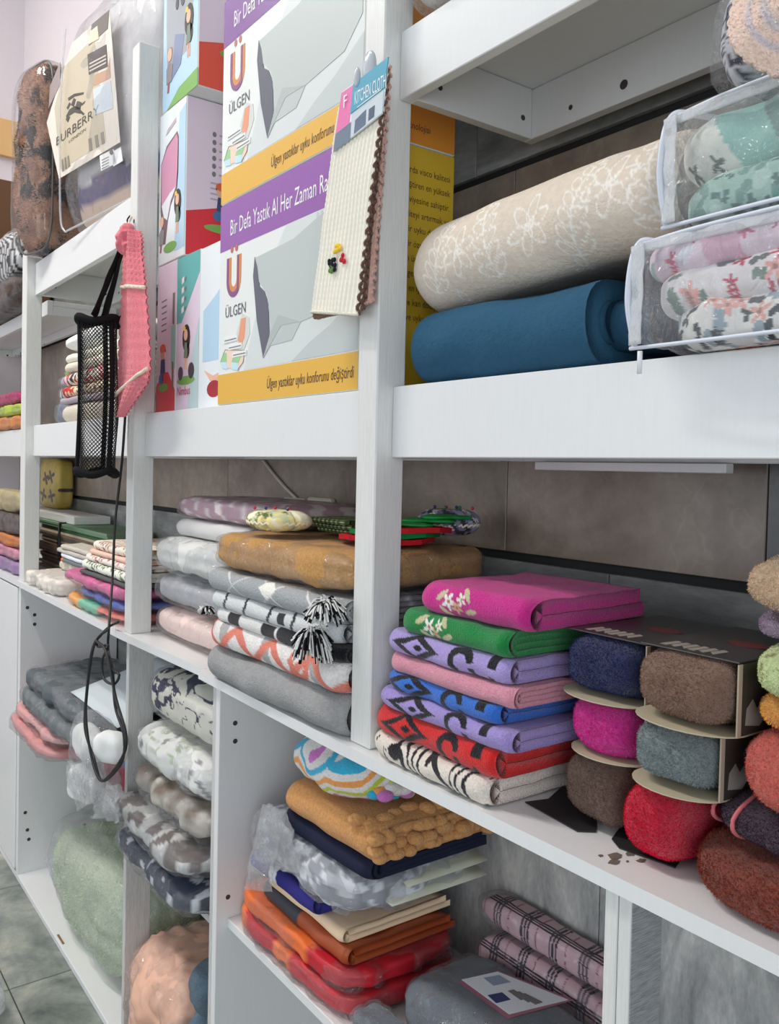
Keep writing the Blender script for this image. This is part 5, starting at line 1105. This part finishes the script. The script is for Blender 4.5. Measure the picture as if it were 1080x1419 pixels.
def bnc(L): return mixc(lin(112, 84, 66), lin(40, 32, 30), (vnoise(L, 60, 4) > .1)*1.0)
bagged('patterned_packet', 'brown speckled fabric packet behind the mesh net', 'packet', (-2.19, -2.07), (.80, 1.02), (1.541, 1.72), bnc, 'plush', 4, .004, .003, 170, .4, 30, .04, .003)

# ------------------------------------------------------------------ cushion bay worktop
t = thing('yellow_pouch', 'yellow pouch with dark flowers standing against the wall', 'pouch', (-3.42, 1.0, 1.18), None) if False else None
a0 = at(64, 668, y=1.0); a1 = at(90, 668, y=1.0); zt_ = at(76, 632, y=1.0)[2]; zb_ = at(76, 704, y=1.0)[2]; zt_ = min(zt_, 1.430)
t = thing('yellow_pouch', 'glossy yellow pouch with dark flowers standing on the paper pile by the wall', 'pouch', ((a0[0]+a1[0])/2, 1.0, zb_))
blob('pouch', ((a0[0]+a1[0])/2, 1.005, (zt_+zb_)/2), (a1[0]-a0[0], .07, zt_-zb_), fabric('satin'), t, 6, 60, 0, .002, 20, .001, 20, 3, colf=lambda L: scatter(lin(206, 180, 76), [(lin(70, 40, 30), .03, 4)], .085, 3)(L[:, 0]*.55, L[:, 2]), post=zflat(zb_))
blob('clear_wrap', ((a0[0]+a1[0])/2, 1.003, (zt_+zb_)/2), (a1[0]-a0[0]+.004, .076, zt_-zb_), film(.5, 20, .03), t, 6, 24, 0, .002, 20, .003, 20, 4, post=zflat(zb_))
setp(box('white_booklet', (-3.9, -3.13), (.90, 1.03), (zb_-.028, zb_-.0005), plain(lin(216, 216, 212), .6, 'white_paper'), bev=.001), 'flat white booklet pile under the yellow pouch', 'booklet')
t = thing('paper_bundle', 'bundle of green and brown printed papers tied with a black band', 'paper bundle', (-3.2, .92, 1.0105))
rg = random.Random(5); zz = 1.0105; nn = 22; top_ = zb_-.0295; h_ = (top_-zz)/nn
for q in range(nn):
    c_ = rg.choice([lin(150, 120, 96), lin(120, 100, 84), lin(196, 180, 156), lin(90, 84, 76), lin(168, 150, 130), lin(180, 176, 168)]) if q < nn-4 else rg.choice([lin(70, 110, 76), lin(110, 140, 110), lin(80, 96, 80)])
    j = rg.uniform(-.02, .02); box('sheet_of_paper', (-3.55+j, -2.72+j), (.88+rg.uniform(0, .02), 1.035), (zz+.0002, zz+h_-.0002), plain(c_, .7, 'printed_paper'), t, 0); zz += h_
bx_ = at(85, 730, y=.88)[0]; tube('black_band', [(bx_, .876, 1.06), (bx_-.01, .874, (1.06+top_)/2), (bx_-.005, .876, top_), (bx_-.02, .95, top_+.002), (bx_-.04, 1.03, top_+.001)], .006, BLP, t, 6)
GW = 'small linens on the cushion bay worktop'
def tw2(lb, l, r_, tpx, bpx, y0, D, cf, k=1, kind='cotton', yaw=0, z0=None, T=None):
    global i
    x0, x1, za, zb = bx(l, r_, tpx, bpx, y0); i += 1
    if z0 is not None: za = z0
    if T is not None: zb = za+T
    return setp(towel('folded_linen', x0, x1, y0, za, zb-za, D, fabric(kind), None, k, cf, 180+i, 60, .04, .02, .003, 16, yaw=yaw, ns=24, na=14), lb, 'folded linen', GW)
spr = lambda bg, c1, c2: scatter(bg, [(c1, .010, 5), (c2, .008, -1), (bg, .005, 0)], .02, 4)
# lace packet lying in front
bagged('lace_packet', 'packet of white lace and satin roses lying by the post foot', 'packet', (-3.0, -2.66), (.712, .86), (1.0105, 1.062), lin(226, 217, 206), 'satin', 2.8, .010, .008, 190, .9, 34, .06, .008)
bagged('lace_packet', 'cream satin packet behind the packet of white lace', 'packet', (-2.98, -2.5), (.80, .875), (1.0625, 1.092), lin(214, 204, 188), 'satin', 3, .006, .005, 191, .7, 30, .05, .005)
zc_ = 1.0105
for lb, c_, x0, x1, T, y0 in (('orange and teal printed packet lowest in the worktop pile by the post', None, -2.60, -2.09, .030, .712), ('blue and coral printed packet in the worktop pile by the post', lin(90, 110, 180), -2.52, -2.09, .028, .722), ('pink satin packet in the worktop pile by the post', lin(206, 96, 146), -2.64, -2.09, .036, .716)):
    cf = (lambda L: np.where((L[:, 0] < -.08)[:, None], A(lin(226, 160, 84)), np.where((L[:, 0] < .06)[:, None], A(lin(120, 190, 160)), A(lin(230, 120, 104))))) if c_ is None else (lambda L, q=A(c_): q*(1+.25*(vnoise(L, 30, 4)))[:, None])
    bagged('satin_packet', lb, 'packet', (x0, x1), (y0, .92), (zc_, zc_+T), cf, 'satin', 3, .005, .004, 195+i, .6, 26, .04, .004, group='bright packets by the post'); zc_ += T+.0005; i += 1
for lb, c1, T, x0, y0, kd in (('dark grey folded linen above the pink satin packet', solid(lin(92, 88, 90)), .012, -2.50, .73, 'cotton'), ('white linen with small green sprigs by the post', spr(lin(226, 226, 214), lin(110, 130, 90), lin(90, 110, 80)), .026, -2.50, .735, 'cotton'), ('white linen with rose sprigs by the post', spr(lin(230, 220, 212), lin(206, 130, 120), lin(120, 110, 90)), .018, -2.48, .74, 'cotton'),
                             ('pale peach linen by the post', solid(lin(228, 190, 172)), .014, -2.46, .745, 'cotton'), ('cream linen with brown sprigs topmost by the post', spr(lin(232, 222, 206), lin(150, 110, 90), lin(160, 100, 90)), .024, -2.45, .75, 'cotton')):
    setp(towel('folded_linen', x0, -2.09, y0, zc_, T, .22, fabric(kd), None, 1, c1, 200+i, 70, .03, .02, .002, 18, ns=24, na=12), lb, 'folded linen', GW); zc_ += T+.0004; i += 1
zz_ = 1.093
for lb, c1, T, x0, x1 in (('slate grey linen with orange corners behind the cream packet', lambda u, v: np.where(((u < .05) | (u > .33))[:, None], A(lin(206, 110, 66)), A(lin(112, 118, 122))), .014, -2.92, -2.53), ('white linen on the slate grey one', solid(lin(216, 220, 228)), .014, -2.92, -2.54), ('light grey linen on the white one', solid(lin(186, 180, 172)), .014, -2.96, -2.55), ('greige linen topmost behind the cream packet', solid(lin(196, 188, 176)), .016, -2.92, -2.60)):
    setp(towel('folded_linen', x0, x1, .79, zz_, T, .085, fabric('cotton'), None, 1, c1, 220+i, 50, .03, .02, .003, 14), lb, 'folded linen', GW); zz_ += T+.0004; i += 1
# papers right of the post
for q, (c_, T) in enumerate(((lin(40, 40, 50), .05), (lin(90, 86, 80), .035), (lin(206, 206, 200), .03), (lin(224, 206, 200), .03))):
    setp(box('pattern_booklet', (-2.34, -2.065+.0), (.94, 1.03), (1.0105+sum((.05, .035, .03, .03)[:q])+.0003*q, 1.0105+sum((.05, .035, .03, .03)[:q+1])+.0003*q), plain(c_, .6, 'booklet_cover', var=.15, scale=300), bev=.001), ('dark booklet lowest in the pile behind the post', 'grey booklet above the dark one behind the post', 'white booklet in the pile behind the post', 'pale pink booklet topmost behind the post')[q], 'booklet', 'booklets behind the post')

# ------------------------------------------------------------------ low open cabinet at the left
GL = 'bagged textiles on the low cabinet shelf'
bagged('bagged_textile', 'coral pink bagged textile lowest on the low cabinet shelf', 'bagged textile', (-3.02, -2.50), (.648, .98), (.5535, .60), lin(206, 142, 140), 'cotton', 3.4, .006, .004, 231, .5, 24, .07, .005, group=GL)
bagged('bagged_textile', 'salmon pink bagged textile above the coral one', 'bagged textile', (-2.98, -2.48), (.66, .98), (.6005, .64), lin(208, 156, 154), 'cotton', 3.4, .006, .004, 232, .5, 24, .07, .005, group=GL)
bagged('bagged_textile', 'dark grey bagged textile above the salmon one', 'bagged textile', (-2.96, -2.30), (.668, .99), (.6405, .70), lin(106, 112, 114), 'cotton', 3.4, .008, .005, 233, .6, 20, .09, .007, group=GL)
bagged('bagged_textile', 'charcoal bagged textile with white paper on it, topmost', 'bagged textile', (-2.94, -2.30), (.68, .99), (.7005, .76), lin(96, 102, 106), 'cotton', 3.4, .008, .005, 234, .6, 20, .09, .007, group=GL)
setp(sheet('paper_sheet', (-2.50, .715, .7625), (-2.10, .715, .7625), (-2.10, .98, .835), (-2.50, .98, .835), plain(lin(196, 204, 208), .6, 'white_paper'), None, 10, 10, .002, 10, thick=.001), 'white paper sheet on the charcoal bagged textile', 'paper')
bagged('bagged_textile', 'crimson and blue folded textile in a clear bag beside the low upright', 'bagged textile', (-2.29, -2.09), (.735, .98), (.5535, .70), lambda L: np.where((L[:, 2] > .025)[:, None], A(lin(86, 130, 186)), A(lin(186, 70, 96))), 'cotton', 3.4, .008, .005, 236, .9, 30, .10, .010, group=GL)
t = thing('bagged_slippers', 'white plush slippers in a crumpled clear bag hanging over the shelf edge', 'slippers', at(135, 1120, y=.645))
pc = at(124, 1030, y=.672); pd_ = at(118, 1085, y=.668); pe_ = at(155, 1036, y=.672)
for q, (c_, d_) in enumerate(((pc, (.13, .06, .085)), (pd_, (.12, .06, .09)), (pe_, (.075, .055, .075)))):
    blob('slipper', c_, d_, fabric('cotton', lin(232, 232, 230)), t, 2.3, 24, R(20*q), .008, 14, .004, 22, 240+q)
mc = (pc+pd_+pe_)/3; blob('plastic_bag', mc+A([0, .0, .0]), (.24, .072, .22), film(1, 34, .10), t, 2.6, 34, 0, .005, 10, .006, 20, 244)
sheet('bag_flap', at(95, 1060, y=.64), at(105, 1125, y=.64), at(135, 1110, y=.64), at(130, 1050, y=.64), film(.9, 34, .12), t, 16, 16, .008, 20, .008, 30, 5, thick=.0006)
t = thing('bagged_cushion', 'large pale green fluffy cushion in a thin plastic bag on the cabinet floor', 'cushion', (-2.5, .88, 0))
gc_ = A([-2.52, .875, .15]); b = blob('cushion', gc_+A([0, 0, -.012]), (.74, .27, .262), fabric('plush'), t, 3.0, 40, 0, .02, 7, .006, 10, 251, colf=lambda L: A(lin(196, 212, 172))*(1+.10*fbm(L, 14, 2, 3))[:, None], post=zflat(.002))
fur('pile', b, b, 12000, .008, lin(200, 216, 178), 3, .0015, zmin=.002)
blob('plastic_bag', gc_+A([-.01, 0, .005]), (.78, .29, .29), film(.5, 14, .22), t, 3.2, 34, 0, .012, 7, .008, 14, 252, post=zflat(.0008))
sheet('bag_flap', at(62, 1190, y=.80), at(78, 1228, y=.78), at(150, 1205, y=.86), at(150, 1178, y=.86), film(.5, 18, .3), t, 14, 14, .006, 14, .005, 20, 4, thick=.0006)
setp(box('tape_strip', (-2.62, -2.56), (.7185, .7245), (.0008, .002), plain(lin(130, 104, 74), .6, 'brown_tape'), bev=0), 'brown tape strip stuck on the cabinet floor', 'tape')

# ------------------------------------------------------------------ patterned goods in the wood-grain cabinet
nav = lambda L: mixc(lin(214, 212, 200), lin(40, 42, 72), ((np.abs(vnoise(L*[1, 1, 1.4]+.03*np.stack([vnoise(L, 40, 8), vnoise(L, 40, 9), L[:, 0]*0], 1), 26, 3))-.25*(vnoise(L, 14, 5)) < .19) & (L[:, 2] > -.03))*1.0)
GN = 'patterned goods in the wood-grain cabinet'
o = bagged('patterned_pillow', 'cream pillow with navy scroll pattern, topmost in the wood-grain cabinet', 'pillow', (-1.985, -1.575), (.735, 1.0), (.815, .95), nav, 'cotton', 2.8, .006, .002, 261, .25, 20, .04, .003, n=70, group=GN)
bagged('patterned_pillow', 'white leaf sprinkled pillow in clear plastic under the navy scroll pillow', 'pillow', (-2.0, -1.575), (.715, 1.0), (.72, .8145), lambda L: scatter(lin(216, 216, 212), [(lin(150, 146, 150), .014, -1), (lin(176, 186, 160), .012, -1), (lin(216, 216, 212), .01, 0)], .04, 3)(L[:, 0], L[:, 1]+L[:, 2]), 'cotton', 3, .008, .006, 262, .8, 26, .07, .008, n=44, group=GN)
bagged('fabric_roll', 'brown shiny printed fabric in a clear bag under the white pillow', 'fabric roll', (-1.99, -1.575), (.70, .98), (.645, .7195), lambda L: mixc(lin(120, 104, 90), lin(196, 190, 180), np.clip(.5+1.2*vnoise(L, 34, 3), 0, 1)), 'satin', 2.6, .006, .006, 263, 1, 34, .05, .009, n=40, group=GN)
bagged('fabric_roll', 'grey and silver printed fabric roll in clear plastic', 'fabric roll', (-2.028, -1.575), (.665, .95), (.575, .6445), lambda L: mixc(lin(112, 104, 100), lin(190, 190, 188), (vnoise(L, 40, 6) > .05)*1.0), 'satin', 2.5, .005, .004, 264, .8, 30, .05, .006, n=40, group=GN)
bagged('fabric_roll', 'dark navy and white printed fabric roll lowest on the wood-grain shelf', 'fabric roll', (-2.028, -1.575), (.672, .95), (.4955, .5745), lambda L: mixc(lin(52, 58, 76), lin(196, 200, 206), (vnoise(L, 46, 9) > .30)*1.0), 'satin', 2.5, .005, .004, 265, .8, 30, .05, .006, n=40, group=GN)
t = thing('bag_tail', 'crumpled empty tail of clear plastic hanging before the low upright', 'plastic bag', at(150, 1135, y=.66))
sheet('plastic_film', at(140, 1095, y=.665), at(136, 1132, y=.66), at(172, 1140, y=.655), at(172, 1085, y=.66), film(1, 40, .14), t, 22, 22, .012, 24, .012, 40, 6, thick=.0006)
bagged('bagged_cushion', 'peach shiny cushion in a clear bag on the wood-grain cabinet floor', 'cushion', (-2.01, -1.70), (.70, 1.0), (.0008, .30), lin(226, 178, 152), 'satin', 2.6, .016, .010, 271, .8, 16, .06, .010, group='cushions on the wood-grain cabinet floor')
t = thing('fleece_bundle', 'slate and teal blue fleece bundle beside the peach cushion', 'bundle', (-1.63, .85, .0))
for q, (zc2, c_, d_) in enumerate(((.08, lin(30, 110, 140), .16), (.22, lin(96, 122, 140), .13), (.33, lin(86, 108, 124), .11))):
    blob('fleece', (-1.628+.002*q, .85, zc2+.002), (.105, .28, d_), fabric('plush', c_), t, 2.6, 24, 0, .008, 16, .004, 20, 280+q, post=zflat(.001))

# ------------------------------------------------------------------ clothes shelf in the white cabinet
ZL = .5293; GQ = 'clothes pile on the low white shelf'
red = lambda L: mixc(lin(196, 40, 52), lin(232, 120, 60), ((L[:, 0] < .02) & (vnoise(L, 9, 4) > -.2))*1.0)
bagged('clothes_pack', 'red and orange shiny pack lowest in the clothes pile', 'clothes pack', (-1.515, -1.105), (.742, 1.0), (ZL, .570), red, 'satin', 5, .004, .004, 291, .8, 24, .04, .006, group=GQ)
bagged('clothes_pack', 'orange pack with red end above the red and orange one', 'clothes pack', (-1.505, -1.11), (.748, 1.0), (.5705, .606), lambda L: np.where((L[:, 0] > .08)[:, None], A(lin(186, 30, 44)), A(lin(226, 110, 50))), 'satin', 5, .004, .004, 292, .8, 24, .04, .006, group=GQ)
setp(towel('folded_shirt', -1.44, -1.14, .765, .6065, .030, .24, fabric('satin'), None, 1, lambda u, v: np.where((u > .15)[:, None], A(lin(156, 72, 36)), A(lin(52, 54, 64))), 293, 60, .03, .015, .003, 16), 'rust brown and dark folded shirt above the orange pack', 'folded shirt', GQ)
setp(towel('folded_shirt', -1.42, -1.155, .768, .637, .024, .24, fabric('cotton'), None, 1, solid(lin(240, 206, 172)), 294, 60, .03, .015, .002, 16), 'cream peach folded shirt above the rust brown one', 'folded shirt', GQ)
setp(towel('folded_shirt', -1.455, -1.215, .750, .6615, .032, .26, fabric('cotton'), None, 1, lambda u, v: np.where((np.abs(u-.10+.3*v) < .012)[:, None], A(lin(226, 228, 236)), A(lin(58, 54, 128))), 295, 70, .02, .012, .004, 14), 'royal blue folded jersey with a white stripe', 'folded shirt', GQ)
t = bagged('bubble_bag', 'crinkled clear bag with grey speckled cloth and paper cards', 'bagged cloth', (-1.46, -1.10), (.745, 1.01), (.694, .772), lambda L: mixc(lin(150, 152, 160), lin(206, 208, 214), (vnoise(L, 90, 3) > .1)*1.0), 'cotton', 3.4, .008, .006, 296, 1, 44, .10, .010, n=34, group=GQ,
       flaps=[[at(340, 1232, y=.732), at(380, 1236, y=.730), at(398, 1122, y=.738), at(366, 1114, y=.745)], [at(352, 1190, y=.738), at(415, 1212, y=.732), at(405, 1132, y=.735), at(374, 1112, y=.742)]])
sheet('paper_card', (-1.16, .84, .765), (-1.085, .85, .742), (-1.08, 1.02, .745), (-1.16, 1.02, .77), plain(lin(206, 206, 186), .6, 'cream_card'), t, 6, 6, thick=.0012)
sheet('paper_card', (-1.17, .80, .735), (-1.087, .82, .718), (-1.08, 1.02, .72), (-1.17, 1.02, .738), plain(lin(214, 214, 196), .6, 'cream_card'), t, 6, 6, thick=.0012)
setp(towel('folded_trousers', -1.345, -1.08, .757, .7725, .036, .25, fabric('cotton'), None, 2, solid(lin(34, 38, 58)), 297, 60, .02, .02, .003, 14), 'navy folded trousers under the orange smocked cloth', 'folded trousers', GQ)
t = thing('smocked_cloth', 'orange plush cloth with smocked bubbly end', 'cloth', (-1.2, .86, .809), GQ)
towel('cloth', -1.34, -1.06, .752, .809, .055, .27, fabric('plush'), t, 2, solid(lin(226, 160, 92)), 298, 60, .04, .02, .006, 12)
g = np.random.default_rng(5)
for q in range(46):
    yy = .765+.25*(q % 12)/12; blob('smocked_bubble', (-1.062+g.uniform(-.014, .010)-.03*(q//12 == 3), yy+g.uniform(-.009, .009), .821+.014*(q//12)+g.uniform(-.005, .005)), (g.uniform(.02, .034), g.uniform(.024, .036), .019), fabric('plush', lin(228, 164, 98)), t, 2.2, 7)
t = thing('smocked_cloth', 'chevron striped cloth in turquoise, pink, lime and white on the orange smocked one', 'cloth', (-1.23, .86, .8645), GQ)
chev = [lin(228, 224, 220), lin(60, 176, 212), lin(228, 224, 220), lin(206, 120, 196), lin(228, 224, 220), lin(190, 206, 60), lin(228, 224, 220), lin(240, 160, 90)]
def chv(L): s = L[:, 2]*1.0-L[:, 1]*.7+.026*np.abs(np.mod(L[:, 0], .10)/.05-1); k = (np.floor(s/.011) % 8).astype(int); return A(chev)[k]
blob('cloth', (-1.235, .872, .91), (.235, .24, .09), fabric('terry'), t, 2.6, 60, 0, .008, 14, .004, 20, 299, colf=chv, post=zflat(.865))
g = np.random.default_rng(8)
for q in range(22): blob('smocked_bubble', (-1.122+g.uniform(-.012, .012), .80+.15*g.random(), .878+.032*g.random()), (.024, .028, .018), fabric('terry', chev[g.integers(0, 8)]), t, 2.2, 7)
# grey bagged towels in front and plaid rolls by the wall
GG = 'grey bagged towels on the low white shelf'
for q, (x0, x1, y0, y1, z0, z1) in enumerate(((-1.095, -.972, .745, .797, ZL, .578), (-.967, -.84, .747, .797, ZL, .584))):
    bagged('bagged_towel', ('slate grey towel in a clear bag beside the red pack', 'slate grey towel in a clear bag between two others')[q], 'bagged towel', (x0, x1), (y0, y1), (z0, z1), lin(104, 110, 118), 'terry', 3, .004, .003, 301+q, .7, 26, .06, .005, group=GG)
t = bagged('bagged_towel', 'slate grey bagged towel set with a printed label card on top', 'bagged towel', (-1.06, -.62), (.802, .977), (ZL, .635), lin(100, 106, 114), 'terry', 3.4, .004, .003, 305, .6, 22, .05, .004, group=GG)
f = Face(t, (-1.06, .80, .635), (1, 0, 0), (0, 1, 0))
f.poly([(634, 1360), (690, 1345), (796, 1386), (704, 1412)], plain(lin(150, 96, 112), .4), 1, 'label_card'); f.poly([(640, 1358), (690, 1347), (788, 1386), (706, 1406)], plain(lin(216, 218, 222), .4), 2, 'label_card')
f.poly([(670, 1356), (692, 1352), (708, 1362), (684, 1367)], plain(lin(140, 150, 172), .4), 3, 'label_picture'); f.poly([(676, 1380), (696, 1376), (708, 1386), (688, 1391)], plain(lin(50, 56, 110), .4), 3, 'label_patch')
for q in range(3): f.poly([(704+8*q, 1374+3*q), (712+8*q, 1372+3*q), (732+10*q, 1384+3*q), (722+10*q, 1387+3*q)], plain(lin(110, 104, 104), .4), 3+q, 'label_patch')
def plaid(L):
    u = L[:, 0]; v = L[:, 1]+L[:, 2]*1.3; o = np.tile(A(lin(206, 172, 178)), (len(u), 1)); s1 = np.mod(u, .062); s2 = np.mod(v+.01, .09)
    for k in (0, .007, .014): o[(np.abs(s1-.012-k) < .0021)] = A(lin(46, 40, 54)); o[(np.abs(s2-.02-k) < .0021)] = A(lin(46, 40, 54))
    m = ((s1 > .010) & (s1 < .028) & (s2 > .018) & (s2 < .036)) & ~((np.abs(s1-.0155) < .0016) | (np.abs(s2-.0235) < .0016)); o[m] = A(lin(60, 52, 66)); o[np.abs(s1-.045) < .0009] = A(lin(150, 70, 90)); return o
bagged('plaid_roll', 'thick pink roll with dark plaid lines in clear plastic lying by the wall', 'fabric roll', (-1.075, -.765), (.982, 1.046), (ZL, .648), plaid, 'cotton', 3, .002, .001, 311, .4, 20, .04, .003, n=90, group='plaid rolls')
bagged('plaid_roll', 'thin pink roll with dark plaid lines lying on the thick plaid roll', 'fabric roll', (-1.08, -.765), (.992, 1.047), (.6485, .70), plaid, 'cotton', 2.6, .002, .001, 312, .4, 20, .04, .003, n=90, group='plaid rolls')
t = thing('plastic_scrap', 'crumpled plastic bag on the floor before the cabinets', 'plastic bag', at(5, 1400, z=-.0195))
p_ = at(-8, 1412, z=-.0195); blob('plastic_film', p_+A([-.03, -.03, .04]), (.12, .10, .08), film(.8, 20, .35), t, 3, 22, 0, .015, 10, .01, 18, 5, post=zflat(-.0195))
